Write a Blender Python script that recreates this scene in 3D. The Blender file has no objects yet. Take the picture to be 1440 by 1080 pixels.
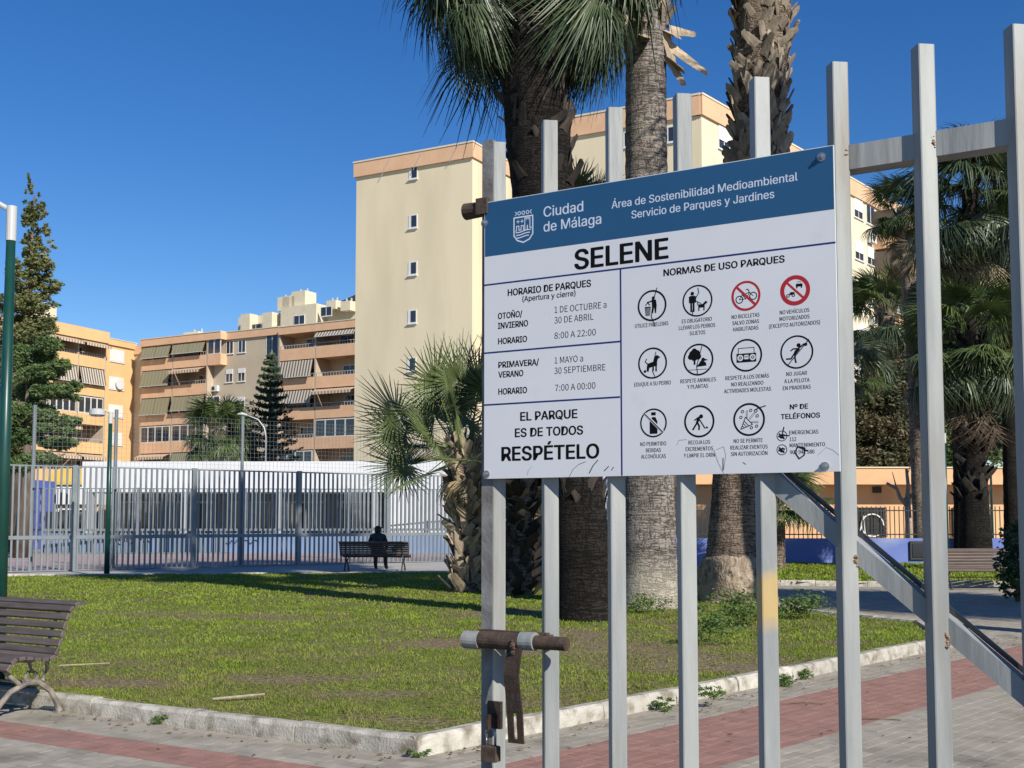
import bpy, bmesh, math, random
import numpy as np
from mathutils import Vector, Matrix, noise as mnoise

R = math.radians
rnd = random.Random(7)
nr = np.random.default_rng(11)
scene = bpy.context.scene
COL = scene.collection

# ---------------------------------------------------------------- camera
FPX = 1650.0                      # focal length in pixels of a 1440 wide picture
EYE = 1.45
TANP = 0.0717
PITCH = math.atan(TANP)
SH = 190.0 / FPX - TANP
cam_d = bpy.data.cameras.new('camera')
cam = bpy.data.objects.new('camera', cam_d)
COL.objects.link(cam)
cam.location = (0, 0, EYE)
cam.rotation_euler = (math.pi / 2 + PITCH, 0, 0)
cam_d.sensor_width = 36.0
cam_d.lens = FPX / 1440.0 * 36.0
cam_d.shift_y = SH * FPX / 1440.0
cam_d.clip_start = 0.05
cam_d.clip_end = 2000
scene.camera = cam

# ---------------------------------------------------------------- sky and sun
SUN_AZ = Vector((0.57, -0.8216))
SUN_EL = R(33)
w = bpy.data.worlds.new("World"); scene.world = w; w.use_nodes = True
wn = w.node_tree
bg = wn.nodes['Background']
sky = wn.nodes.new('ShaderNodeTexSky')
sky.sky_type = 'NISHITA'; sky.sun_disc = False
sky.sun_elevation = SUN_EL
sky.sun_rotation = math.atan2(SUN_AZ.x, SUN_AZ.y)
sky.air_density = 1.0; sky.dust_density = 0.0; sky.ozone_density = 4.0; sky.altitude = 0
hs = wn.nodes.new('ShaderNodeHueSaturation'); hs.inputs['Hue'].default_value = .511; hs.inputs['Saturation'].default_value = 1.30; hs.inputs['Value'].default_value = 1.0
wn.links.new(sky.outputs[0], hs.inputs['Color']); wn.links.new(hs.outputs[0], bg.inputs[0])
bg.inputs[1].default_value = 0.100
sun_d = bpy.data.lights.new('sun', 'SUN'); sun_d.energy = 5.0; sun_d.angle = R(0.5)
sun_d.color = (1.0, 0.94, 0.84)
sun = bpy.data.objects.new('sun', sun_d); COL.objects.link(sun)
sv = Vector((SUN_AZ.x * math.cos(SUN_EL), SUN_AZ.y * math.cos(SUN_EL), math.sin(SUN_EL)))
sun.rotation_euler = sv.to_track_quat('Z', 'Y').to_euler()
sun.location = sv * 60
scene.view_settings.view_transform = 'Standard'
scene.view_settings.look = 'None'
scene.view_settings.exposure = 0.2
scene.view_settings.gamma = 1.0
scene.view_settings.use_curve_mapping = False
scene.cycles.max_bounces = 6
scene.cycles.diffuse_bounces = 3
scene.cycles.transparent_max_bounces = 8

# ---------------------------------------------------------------- photograph geometry -> world
def ray(px, py):
    u = (px - 720) / FPX; v = (540 - py) / FPX + SH
    return Vector((u, math.cos(PITCH) - v * math.sin(PITCH), math.sin(PITCH) + v * math.cos(PITCH)))
def at(px, py, Y):
    d = ray(px, py); return Vector((0, 0, EYE)) + d * (Y / d.y)
def gnd(px, py, z=0.0):
    d = ray(px, py); return Vector((0, 0, EYE)) + d * ((z - EYE) / d.z)
def onp(P, rz, px, py, yo=0.0):
    """where the sight line meets the upright plane y=yo of a frame at P turned by rz -> local x, z"""
    ex = Vector((math.cos(rz), math.sin(rz), 0)); ey = Vector((-math.sin(rz), math.cos(rz), 0))
    o = Vector((P[0], P[1], 0)) + ey * yo
    d = ray(px, py); c = Vector((0, 0, EYE))
    t = (o - c).dot(ey) / d.dot(ey)
    h = c + d * t
    return (h - o).dot(ex), h.z - P[2] if len(P) > 2 else h.z

# ---------------------------------------------------------------- numpy value noise
_perm = nr.random((256, 256))
def vnoise(x, y, s=1.0, o=0):
    x = np.asarray(x) / s + 37.3 + o; y = np.asarray(y) / s + 91.7 + o * 1.7
    xi = np.floor(x).astype(int); yi = np.floor(y).astype(int)
    fx = x - xi; fy = y - yi; fx = fx * fx * (3 - 2 * fx); fy = fy * fy * (3 - 2 * fy)
    g = lambda a, b: _perm[a % 256, b % 256]
    return (g(xi, yi) * (1 - fx) + g(xi + 1, yi) * fx) * (1 - fy) + (g(xi, yi + 1) * (1 - fx) + g(xi + 1, yi + 1) * fx) * fy

# ---------------------------------------------------------------- materials
def _n(nt, t, **k):
    n = nt.nodes.new(t)
    for a, b in k.items():
        setattr(n, a, b)
    return n
def pmat(name, c1, c2=None, scale=4.0, rough=0.7, bump=0.0, bscale=None, metal=0.0, stretch=(1, 1, 1), c3=None, s3=1.0,
         lo3=0.55, hi3=0.7, spec=0.5, detail=4.0, lo=0.35, hi=0.65, trans=0.0, bdist=0.01):
    """base colour varied by noise, a second layer of blotches c3, noise relief"""
    m = bpy.data.materials.new(name); m.use_nodes = True
    nt = m.node_tree; b = nt.nodes['Principled BSDF']
    L = nt.links.new
    b.inputs['Roughness'].default_value = rough; b.inputs['Metallic'].default_value = metal
    b.inputs['Specular IOR Level'].default_value = spec
    g = _n(nt, 'ShaderNodeNewGeometry'); mp = _n(nt, 'ShaderNodeMapping')
    mp.inputs['Scale'].default_value = stretch
    L(g.outputs['Position'], mp.inputs['Vector'])
    col = None
    if c2:
        nz = _n(nt, 'ShaderNodeTexNoise'); nz.inputs['Scale'].default_value = scale; nz.inputs['Detail'].default_value = detail
        L(mp.outputs[0], nz.inputs['Vector'])
        cr = _n(nt, 'ShaderNodeValToRGB')
        cr.color_ramp.elements[0].position = lo; cr.color_ramp.elements[0].color = (*c1, 1)
        cr.color_ramp.elements[1].position = hi; cr.color_ramp.elements[1].color = (*c2, 1)
        L(nz.outputs[0], cr.inputs[0]); col = cr.outputs[0]
    if c3:
        n3 = _n(nt, 'ShaderNodeTexNoise'); n3.inputs['Scale'].default_value = s3; n3.inputs['Detail'].default_value = 6
        L(mp.outputs[0], n3.inputs['Vector'])
        r3 = _n(nt, 'ShaderNodeMapRange'); r3.inputs[1].default_value = lo3; r3.inputs[2].default_value = hi3
        L(n3.outputs[0], r3.inputs[0])
        mx = _n(nt, 'ShaderNodeMix', data_type='RGBA')
        L(r3.outputs[0], mx.inputs[0])
        if col: L(col, mx.inputs[6])
        else: mx.inputs[6].default_value = (*c1, 1)
        mx.inputs[7].default_value = (*c3, 1); col = mx.outputs[2]
    if col: L(col, b.inputs['Base Color'])
    else: b.inputs['Base Color'].default_value = (*c1, 1)
    if bump:
        bz = _n(nt, 'ShaderNodeTexNoise'); bz.inputs['Scale'].default_value = bscale or scale * 3; bz.inputs['Detail'].default_value = 5
        L(mp.outputs[0], bz.inputs['Vector'])
        bp = _n(nt, 'ShaderNodeBump'); bp.inputs['Strength'].default_value = bump; bp.inputs['Distance'].default_value = bdist
        L(bz.outputs[0], bp.inputs['Height']); L(bp.outputs[0], b.inputs['Normal'])
    if trans:
        tr = _n(nt, 'ShaderNodeBsdfTranslucent'); mxs = _n(nt, 'ShaderNodeMixShader'); mxs.inputs[0].default_value = trans
        out = nt.nodes['Material Output']
        if col: L(col, tr.inputs[0])
        else: tr.inputs[0].default_value = (*c1, 1)
        L(b.outputs[0], mxs.inputs[1]); L(tr.outputs[0], mxs.inputs[2]); L(mxs.outputs[0], out.inputs[0])
    return m
def objvar(m, amt=0.12):
    """per-object brightness variation multiplied on the base colour"""
    nt = m.node_tree; b = nt.nodes['Principled BSDF']; inp = b.inputs['Base Color']
    oi = _n(nt, 'ShaderNodeObjectInfo'); mr = _n(nt, 'ShaderNodeMapRange')
    mr.inputs[3].default_value = 1 - amt; mr.inputs[4].default_value = 1 + amt
    nt.links.new(oi.outputs['Random'], mr.inputs[0])
    mx = _n(nt, 'ShaderNodeMix', data_type='RGBA', blend_type='MULTIPLY'); mx.inputs[0].default_value = 1
    if inp.is_linked: nt.links.new(inp.links[0].from_socket, mx.inputs[6])
    else: mx.inputs[6].default_value = inp.default_value[:]
    nt.links.new(mr.outputs[0], mx.inputs[7]); nt.links.new(mx.outputs[2], inp)
    return m
def stripes(name, c1, c2, period, rough=0.8, axis=0):
    """fabric stripes running down, laid out in object space along local x"""
    m = bpy.data.materials.new(name); m.use_nodes = True; nt = m.node_tree; b = nt.nodes['Principled BSDF']
    b.inputs['Roughness'].default_value = rough
    tc = _n(nt, 'ShaderNodeTexCoord'); sx = _n(nt, 'ShaderNodeSeparateXYZ'); nt.links.new(tc.outputs['Object'], sx.inputs[0])
    d = _n(nt, 'ShaderNodeMath', operation='DIVIDE'); d.inputs[1].default_value = period; nt.links.new(sx.outputs[axis], d.inputs[0])
    f = _n(nt, 'ShaderNodeMath', operation='FRACT'); nt.links.new(d.outputs[0], f.inputs[0])
    g = _n(nt, 'ShaderNodeMath', operation='GREATER_THAN'); g.inputs[1].default_value = 0.5; nt.links.new(f.outputs[0], g.inputs[0])
    mx = _n(nt, 'ShaderNodeMix', data_type='RGBA'); mx.inputs[6].default_value = (*c1, 1); mx.inputs[7].default_value = (*c2, 1)
    nt.links.new(g.outputs[0], mx.inputs[0]); nt.links.new(mx.outputs[2], b.inputs['Base Color'])
    return m

M = {}
M['galv'] = pmat('galvanised_steel', (.22, .235, .235), (.37, .38, .365), 11, .58, .2, 60, .12, (1, 1, .13), c3=(.20, .17, .135), s3=9.0, lo3=.54, hi3=.80)
M['galv_yellow'] = pmat('galvanised_steel_with_yellow_spray', (.25, .265, .265), (.36, .37, .36), 9, .6, .12, 60, .12, (1, 1, .25))
M['galv_dull'] = pmat('dull_stained_steel', (.17, .165, .16), (.27, .265, .26), 14, .7, .2, 90, .1, c3=(.13, .105, .085), s3=9, lo3=.5, hi3=.75)
M['rust'] = pmat('rusty_steel', (.06, .042, .03), (.11, .075, .052), 30, .75, .2, 120, .25, c3=(.05, .03, .025), s3=18)
M['rust_dark'] = pmat('dark_oxidised_steel', (.045, .032, .025), (.085, .055, .038), 25, .6, .3, 120, .4)
M['rust_stain'] = pmat('weld_rust', (.22, .11, .05), (.34, .24, .15), 120, .9, .6, 200)
M['sign_white'] = pmat('sign_white_sheet', (.66, .67, .70), (.70, .71, .735), 3, .32, 0, c3=(.5, .5, .53), s3=6, lo3=.62, hi3=.95)
M['sign_blue'] = pmat('sign_blue_print', (.018, .082, .185), (.022, .092, .20), 3, .35)
M['sign_line'] = pmat('sign_navy_print', (.012, .022, .14), None, rough=.4)
M['sign_black'] = pmat('sign_black_print', (.006, .006, .007), None, rough=.8, spec=.1)
M['sign_red'] = pmat('sign_red_print', (.42, .015, .02), None, rough=.4)
M['sign_pale'] = pmat('sign_pale_print', (.60, .66, .76), None, rough=.35)
M['ink'] = pmat('marker_ink', (.008, .008, .012), None, rough=.8, spec=.1)
M['ink_faint'] = pmat('faded_ink', (.28, .28, .31), None, rough=.5)
M['steel'] = pmat('bolt_steel', (.45, .46, .48), (.3, .3, .32), 60, .35, 0, metal=.8)
M['cream'] = pmat('cream_render', (.72, .62, .42), (.77, .665, .455), .35, .9, .15, 30, c3=(.60, .515, .35), s3=.5, lo3=.45, hi3=.85, detail=8, stretch=(1, 1, .22))
M['peach'] = pmat('peach_render', (.68, .42, .25), (.74, .47, .285), 1.2, .9, .1, 30)
M['orange'] = pmat('orange_render', (.70, .44, .20), (.74, .48, .225), .5, .9, .1, 30)
M['salmon'] = pmat('salmon_render', (.70, .42, .22), (.74, .45, .245), .8, .9, .1, 30, c3=(.52, .30, .18), s3=.5, lo3=.6, hi3=.85)
M['ivory'] = pmat('ivory_render', (.66, .58, .42), (.72, .64, .47), .8, .9, .1, 30, c3=(.5, .44, .33), s3=1.0, lo3=.6, hi3=.85)
M['white'] = pmat('white_paint', (.74, .74, .72), (.68, .68, .66), 2, .5)
M['whitewall'] = pmat('white_wall_render', (.66, .67, .68), (.70, .71, .72), .5, .85, .1, 20, c3=(.58, .60, .62), s3=.4, lo3=.55, hi3=.8)
M['glass'] = pmat('window_glass', (.03, .035, .045), None, rough=.08, spec=.8)
M['dark'] = pmat('dark_opening', (.035, .035, .038), None, rough=.7)
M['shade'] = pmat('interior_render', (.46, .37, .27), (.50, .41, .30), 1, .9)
M['blind'] = stripes('striped_blind_green', (.30, .29, .19), (.13, .15, .09), .30)
M['blind2'] = stripes('striped_blind_brown', (.55, .50, .42), (.13, .10, .075), .36)
M['blind3'] = stripes('plain_olive_blind', (.27, .25, .16), (.23, .21, .13), .5)
M['fringe'] = stripes('striped_awning_fringe', (.62, .55, .45), (.35, .2, .1), .4)
M['rail'] = pmat('balcony_rail_metal', (.42, .44, .46), None, rough=.5)
M['fence'] = pmat('grey_painted_steel', (.165, .19, .205), (.205, .23, .245), 3, .5, 0, metal=.2)
M['green_paint'] = pmat('dark_green_paint', (.006, .045, .035), (.009, .055, .042), 6, .35)
M['lamp_grey'] = pmat('lamp_grey_metal', (.50, .51, .50), None, rough=.45)
M['blue_wall'] = pmat('blue_painted_wall', (.13, .185, .47), (.16, .22, .52), 1.0, .8, .1, 20, stretch=(1, 1, 1.6), c3=(.25, .31, .50), s3=.55, lo3=.53, hi3=.72)
M['blue_light'] = pmat('light_blue_painted_wall', (.15, .225, .36), (.20, .28, .42), .6, .8)
M['blue_build'] = pmat('blue_violet_render', (.10, .13, .50), (.12, .16, .54), 1, .8)
M['yellow'] = pmat('yellow_awning', (.66, .44, .09), None, rough=.8)
M['black_fence'] = pmat('dark_iron_rail', (.03, .028, .028), None, rough=.5)
M['wood'] = objvar(pmat('weathered_wood', (.085, .066, .058), (.125, .10, .088), 6, .6, .3, 60, stretch=(.6, .6, 6)), .15)
M['wood_red'] = objvar(pmat('reddish_wood', (.105, .075, .062), (.15, .11, .09), 6, .7, .3, 60, stretch=(.6, .6, 6)), .15)
M['iron'] = pmat('cast_iron_worn_paint', (.16, .14, .12), (.30, .26, .21), 14, .7, .3, 90, c3=(.10, .09, .08), s3=9)
M['iron_dark'] = pmat('dark_cast_iron', (.03, .03, .03), None, rough=.5)
M['kerb'] = objvar(pmat('kerb_concrete', (.40, .37, .31), (.52, .49, .42), 7, .95, .6, 55, c3=(.20, .17, .125), s3=9, lo3=.47, hi3=.70, bdist=.012), .12)
M['sand'] = pmat('joint_sand', (.07, .063, .05), (.12, .105, .085), 18, 1, .5, 90, c3=(.07, .07, .05), s3=3)
M['paver'] = objvar(pmat('grey_paver', (.31, .275, .215), (.37, .33, .265), 9, .9, .35, 140, c3=(.20, .18, .135), s3=2.0, lo3=.48, hi3=.72, bdist=.004), .16)
M['paver_red'] = objvar(pmat('red_paver', (.28, .145, .11), (.34, .18, .14), 9, .9, .35, 140, c3=(.26, .15, .125), s3=2.2, lo3=.5, hi3=.75, bdist=.004), .12)
M['court'] = pmat('worn_court_floor', (.34, .25, .23), (.40, .31, .29), 1.2, .9)
M['earth'] = pmat('dry_ground', (.17, .15, .12), (.22, .20, .17), .3, 1)
M['farpath'] = pmat('pale_concrete_path', (.36, .345, .31), (.42, .40, .36), 1.2, .95, .2, 30, c3=(.3, .29, .26), s3=.4)
M['trunk_grey'] = None
M['boot'] = objvar(pmat('dead_leaf_base', (.19, .155, .115), (.34, .285, .215), 9, .9, .5, 60, stretch=(1, 1, .4), bdist=.02), .35)
M['boot_shaded'] = objvar(pmat('shaded_leaf_base', (.016, .012, .010), (.042, .032, .024), 9, .95, .5, 60, stretch=(1, 1, .4), bdist=.02), .4)  # leaf bases darkened along with the trunk, standing for its shade
M['boot_pale'] = objvar(pmat('pale_leaf_base', (.32, .25, .17), (.50, .40, .29), 9, .9, .5, 60, stretch=(1, 1, .4), bdist=.02), .3)
M['frond'] = objvar(pmat('fan_palm_leaf', (.050, .085, .025), (.115, .155, .048), 2.5, .42, 0, trans=.18), .3)
M['frond_young'] = objvar(pmat('young_fan_palm_leaf', (.09, .13, .045), (.19, .235, .09), 2.5, .45, 0, trans=.2), .3)
M['frond_grey'] = objvar(pmat('grey_green_palm_leaf', (.038, .062, .026), (.092, .12, .055), 2.5, .40, 0, trans=.15), .3)
M['frond_dead'] = objvar(pmat('dead_palm_leaf', (.20, .15, .085), (.33, .26, .16), 2.5, .8, 0, trans=.15), .3)
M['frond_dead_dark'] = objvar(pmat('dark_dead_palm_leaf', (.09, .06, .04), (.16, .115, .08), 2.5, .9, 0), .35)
M['frond_yellow'] = objvar(pmat('yellowing_palm_leaf', (.16, .19, .05), (.25, .25, .08), 2.5, .6, 0, trans=.2), .25)
M['conifer'] = pmat('conifer_needles', (.030, .060, .028), (.065, .10, .042), 1.6, .7, 0, trans=.1)
M['cypress'] = pmat('cypress_foliage', (.08, .11, .035), (.20, .205, .07), .55, .7, 0, trans=.15)
M['pine'] = pmat('pine_foliage', (.065, .12, .038), (.15, .21, .07), .9, .7, 0, trans=.12)
M['shrub'] = pmat('shrub_leaves', (.030, .065, .020), (.060, .11, .030), 2.5, .45, 0, trans=.15)
M['shrub_brown'] = pmat('bronze_shrub_leaves', (.06, .075, .032), (.15, .12, .065), 1.0, .6, 0, trans=.15)
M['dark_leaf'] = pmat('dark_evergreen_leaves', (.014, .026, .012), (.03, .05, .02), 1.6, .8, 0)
M['weed'] = pmat('weed_leaves', (.08, .15, .028), (.14, .21, .05), 5, .6, 0, trans=.2)
M['bark'] = pmat('brown_bark', (.10, .075, .055), (.17, .13, .10), 6, .95, .6, 25, stretch=(1, 1, .3), bdist=.03)
M['bark_pale'] = pmat('pale_bare_bark', (.30, .25, .20), (.36, .31, .25), 6, .95, .3, 25)
M['black_cloth'] = pmat('black_cloth', (.022, .023, .028), (.045, .046, .052), 12, .95, .3, 40)
M['hair'] = pmat('black_hair', (.008, .007, .007), None, rough=.6)
M['skin'] = pmat('skin', (.35, .2, .14), None, rough=.6)
M['car_paint'] = pmat('dark_grey_car_paint', (.06, .065, .075), None, rough=.25, metal=.4)
M['rubber'] = pmat('black_rubber', (.02, .02, .02), None, rough=.8)
M['acwhite'] = pmat('appliance_white', (.66, .66, .64), None, rough=.5)
M['twig'] = pmat('dry_twig', (.30, .24, .16), (.42, .36, .26), 30, .9)
M['deadleaf'] = pmat('dry_fallen_leaf', (.12, .085, .05), (.22, .16, .09), 20, .9)

def trunk_mat(name, a, b, dark, pale_h=0.0):
    """palm trunk: fine crosswise leaf scars cut by upright cracks"""
    m = bpy.data.materials.new(name); m.use_nodes = True; nt = m.node_tree; bs = nt.nodes['Principled BSDF']; L = nt.links.new
    bs.inputs['Roughness'].default_value = .95; bs.inputs['Specular IOR Level'].default_value = .2
    tc = _n(nt, 'ShaderNodeTexCoord')
    def nz(sc, st, det=4):
        mp = _n(nt, 'ShaderNodeMapping'); mp.inputs['Scale'].default_value = st; L(tc.outputs['Object'], mp.inputs[0])
        n = _n(nt, 'ShaderNodeTexNoise'); n.inputs['Scale'].default_value = sc; n.inputs['Detail'].default_value = det; L(mp.outputs[0], n.inputs['Vector']); return n.outputs[0]
    def ridge(sc, st, w_, det=3):
        n = nz(sc, st, det); a_ = _n(nt, 'ShaderNodeMath', operation='SUBTRACT'); L(n, a_.inputs[0]); a_.inputs[1].default_value = .5
        c_ = _n(nt, 'ShaderNodeMath', operation='ABSOLUTE'); L(a_.outputs[0], c_.inputs[0])
        r_ = _n(nt, 'ShaderNodeMapRange'); r_.inputs[1].default_value = 0; r_.inputs[2].default_value = w_; r_.inputs[3].default_value = 0; r_.inputs[4].default_value = 1; L(c_.outputs[0], r_.inputs[0]); return r_.outputs[0]
    rings = ridge(3.2, (.8, .8, 7.5), .045, 5); crack = ridge(7, (1.9, 1.9, .45), .03, 5); fine = nz(26, (1, 1, 1.8), 6); blot = nz(1.6, (1, 1, 1), 5)
    mn = _n(nt, 'ShaderNodeMath', operation='MULTIPLY'); L(rings, mn.inputs[0]); L(crack, mn.inputs[1])
    mul = _n(nt, 'ShaderNodeMath', operation='MULTIPLY_ADD'); L(mn.outputs[0], mul.inputs[0]); mul.inputs[1].default_value = .45
    f2 = _n(nt, 'ShaderNodeMath', operation='MULTIPLY'); L(fine, f2.inputs[0]); f2.inputs[1].default_value = .9; L(f2.outputs[0], mul.inputs[2])
    cr = _n(nt, 'ShaderNodeValToRGB'); e = cr.color_ramp.elements
    e[0].position = .38; e[0].color = (*dark, 1); e[1].position = 1.0; e[1].color = (*b, 1)
    x = e.new(.72); x.color = (*a, 1)
    L(mul.outputs[0], cr.inputs[0])
    mx = _n(nt, 'ShaderNodeMix', data_type='RGBA', blend_type='MULTIPLY'); mx.inputs[0].default_value = .6
    cr2 = _n(nt, 'ShaderNodeValToRGB'); cr2.color_ramp.elements[0].position = .35; cr2.color_ramp.elements[0].color = (.5, .47, .45, 1); cr2.color_ramp.elements[1].position = .65
    cr2.color_ramp.elements[1].color = (1.15, 1.1, 1.05, 1); L(blot, cr2.inputs[0]); L(cr.outputs[0], mx.inputs[6]); L(cr2.outputs[0], mx.inputs[7])
    col = mx.outputs[2]
    if pale_h:
        sx = _n(nt, 'ShaderNodeSeparateXYZ'); L(tc.outputs['Object'], sx.inputs[0])
        ad = _n(nt, 'ShaderNodeMath', operation='MULTIPLY_ADD'); L(blot, ad.inputs[0]); ad.inputs[1].default_value = .5; L(sx.outputs[2], ad.inputs[2])
        mr = _n(nt, 'ShaderNodeMapRange'); mr.inputs[1].default_value = pale_h + .25; mr.inputs[2].default_value = pale_h + .75
        mr.inputs[3].default_value = .75; mr.inputs[4].default_value = 0; L(ad.outputs[0], mr.inputs[0])
        m2 = _n(nt, 'ShaderNodeMix', data_type='RGBA'); L(mr.outputs[0], m2.inputs[0]); L(col, m2.inputs[6]); m2.inputs[7].default_value = (.50, .45, .36, 1); col = m2.outputs[2]
    L(col, bs.inputs['Base Color'])
    bp = _n(nt, 'ShaderNodeBump'); bp.inputs['Strength'].default_value = .9; bp.inputs['Distance'].default_value = .03
    L(mul.outputs[0], bp.inputs['Height']); L(bp.outputs[0], bs.inputs['Normal'])
    return m
M['trunk_grey'] = trunk_mat('grey_palm_trunk', (.23, .205, .185), (.36, .33, .30), (.06, .05, .042), 0.35)
M['trunk_brown'] = trunk_mat('brown_palm_trunk', (.20, .155, .12), (.33, .265, .21), (.05, .036, .026))
M['trunk_shaded'] = trunk_mat('shaded_palm_trunk', (.015, .013, .011), (.030, .026, .022), (.007, .006, .005))  # bark set near black to stand for the shade these trunks are in
M['root'] = pmat('root_ball_bark', (.24, .18, .13), (.42, .34, .25), 7, .95, 1.0, 22, c3=(.07, .05, .035), s3=6, lo3=.55, hi3=.68, bdist=.05)

# ---------------------------------------------------------------- mesh builder
class MB:
    def __init__(s): s.v = []; s.f = []; s.mi = []
    def add(s, vs, fs, mi=0):
        o = len(s.v); s.v += [tuple(v) for v in vs]; s.f += [tuple(i + o for i in f) for f in fs]; s.mi += [mi] * len(fs); return s
    def box(s, x0, x1, y0, y1, z0, z1, mi=0, mat=None):
        vs = [Vector(p) for p in ((x0, y0, z0), (x1, y0, z0), (x1, y1, z0), (x0, y1, z0), (x0, y0, z1), (x1, y0, z1), (x1, y1, z1), (x0, y1, z1))]
        if mat: vs = [mat @ p for p in vs]
        return s.add(vs, [(0, 3, 2, 1), (4, 5, 6, 7), (0, 1, 5, 4), (1, 2, 6, 5), (2, 3, 7, 6), (3, 0, 4, 7)], mi)
    def bevbox(s, x0, x1, y0, y1, z0, z1, b, mi=0):
        """box with chamfered top edges"""
        vs = [(x0, y0, z0), (x1, y0, z0), (x1, y1, z0), (x0, y1, z0), (x0, y0, z1 - b), (x1, y0, z1 - b), (x1, y1, z1 - b), (x0, y1, z1 - b),
              (x0 + b, y0 + b, z1), (x1 - b, y0 + b, z1), (x1 - b, y1 - b, z1), (x0 + b, y1 - b, z1)]
        fs = [(0, 1, 5, 4), (1, 2, 6, 5), (2, 3, 7, 6), (3, 0, 4, 7), (4, 5, 9, 8), (5, 6, 10, 9), (6, 7, 11, 10), (7, 4, 8, 11), (8, 9, 10, 11)]
        return s.add(vs, fs, mi)
    def prism(s, poly, axis_o, ex, ey, ez, h, mi=0):
        """polygon in (ex,ey) swept by h along ez"""
        n = len(poly); a = [axis_o + ex * p[0] + ey * p[1] for p in poly]; b = [q + ez * h for q in a]
        return s.add(a + b, [tuple(reversed(range(n))), tuple(range(n, 2 * n))] + [(i, (i + 1) % n, n + (i + 1) % n, n + i) for i in range(n)], mi)
    def tube(s, pts, rad, n=8, mi=0, caps=True, sq=1.0):
        pts = [Vector(p) for p in pts]
        if not hasattr(rad, '__len__'): rad = [rad] * len(pts)
        rings = []; up = Vector((0, 0, 1))
        for i, p in enumerate(pts):
            d = (pts[min(i + 1, len(pts) - 1)] - pts[max(i - 1, 0)]).normalized()
            if abs(d.dot(up)) > .95: up = Vector((0, 1, 0)) if abs(d.y) < .9 else Vector((1, 0, 0))
            a = d.cross(up).normalized(); b = a.cross(d)
            rings.append([p + (a * math.cos(t) + b * math.sin(t) * sq) * rad[i] for t in [2 * math.pi * k / n for k in range(n)]])
        vs = [q for r in rings for q in r]; fs = []
        for i in range(len(pts) - 1):
            for k in range(n):
                fs.append((i * n + k, i * n + (k + 1) % n, (i + 1) * n + (k + 1) % n, (i + 1) * n + k))
        if caps:
            fs.append(tuple(reversed(range(n)))); fs.append(tuple((len(pts) - 1) * n + k for k in range(n)))
        return s.add(vs, fs, mi)
    def mesh(s, name, mats, smooth=False):
        me = bpy.data.meshes.new(name); me.from_pydata(s.v, [], s.f)
        for m in (mats if isinstance(mats, (list, tuple)) else [mats]): me.materials.append(m)
        if any(s.mi): me.polygons.foreach_set('material_index', s.mi)
        if smooth: me.polygons.foreach_set('use_smooth', [True] * len(me.polygons))
        me.update(); return me
    def build(s, name, mats, parent=None, smooth=False):
        return link(name, s.mesh(name, mats, smooth), parent)
def link(name, me, parent=None, loc=None):
    o = bpy.data.objects.new(name, me); COL.objects.link(o)
    if parent: o.parent = parent
    if loc is not None: o.location = loc
    return o
def tag(o, label=None, cat=None, group=None, kind=None):
    if label: o['label'] = label
    if cat: o['category'] = cat
    if group: o['group'] = group
    if kind: o['kind'] = kind
    return o
def thing(name, label, cat, loc=(0, 0, 0), rz=0.0, group=None):
    o = bpy.data.objects.new(name, None); COL.objects.link(o); o.location = loc; o.rotation_euler = (0, 0, rz); o.empty_display_size = .2
    return tag(o, label, cat, group)
def bulk(name, V, F, mat, parent=None, smooth=False, attr=None):
    """big triangle soup straight from numpy"""
    me = bpy.data.meshes.new(name); nv = len(V); nf = len(F); k = F.shape[1]
    me.vertices.add(nv); me.vertices.foreach_set('co', V.astype(np.float32).ravel())
    me.loops.add(nf * k); me.loops.foreach_set('vertex_index', F.astype(np.int32).ravel())
    me.polygons.add(nf); me.polygons.foreach_set('loop_start', np.arange(0, nf * k, k, dtype=np.int32))
    me.update(calc_edges=True)
    for m in (mat if isinstance(mat, (list, tuple)) else [mat]): me.materials.append(m)
    if attr is not None:
        a = me.attributes.new('patch', 'FLOAT', 'POINT'); a.data.foreach_set('value', attr.astype(np.float32))
    if smooth: me.polygons.foreach_set('use_smooth', np.ones(nf, dtype=bool))
    me.validate(); return link(name, me, parent)
def copy_tree(o, parent=None):
    c = o.copy(); COL.objects.link(c)
    if parent: c.parent = parent
    for ch in list(o.children): copy_tree(ch, c)
    return c
# ================================================================ GROUND
def struct(o, label=None): return tag(o, label, kind='structure')
b = MB(); b.add([(-400, -60, -.12), (400, -60, -.12), (400, 700, -.12), (-400, 700, -.12)], [(0, 1, 2, 3)])
struct(b.build('ground', M['earth']))

C0 = gnd(587, 1066); KL = gnd(84, 1000); KR = gnd(1296, 919)
d1 = (KL - C0).normalized(); d2 = (KR - C0).normalized()      # along the left and the right kerb, away from the corner
# lawn outline (foot of the kerb), anticlockwise seen from above
c1 = C0 + d2 * ((KR - C0).length + .9)
lawn_poly = [C0, c1, gnd(1300, 884), gnd(1180, 872), gnd(1085, 861), gnd(1010, 843), gnd(905, 824), gnd(760, 812), gnd(640, 809), gnd(440, 811), gnd(150, 813), gnd(-60, 815), gnd(-420, 818), C0 + d1 * 19]
for q in lawn_poly: q.z = 0
lawn2_poly = [gnd(1075, 823), gnd(1295, 826), gnd(1318, 824), gnd(1460, 826), gnd(1700, 830), gnd(1700, 793), gnd(1420, 795), gnd(1075, 795)]
def inside(px, py, poly):
    r = np.zeros(px.shape, bool); n = len(poly)
    for i in range(n):
        x0, y0 = poly[i].x, poly[i].y; x1, y1 = poly[(i + 1) % n].x, poly[(i + 1) % n].y
        if y0 == y1: continue
        c = ((y0 > py) != (y1 > py)) & (px < (x1 - x0) * (py - y0) / (y1 - y0) + x0); r ^= c
    return r
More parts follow.
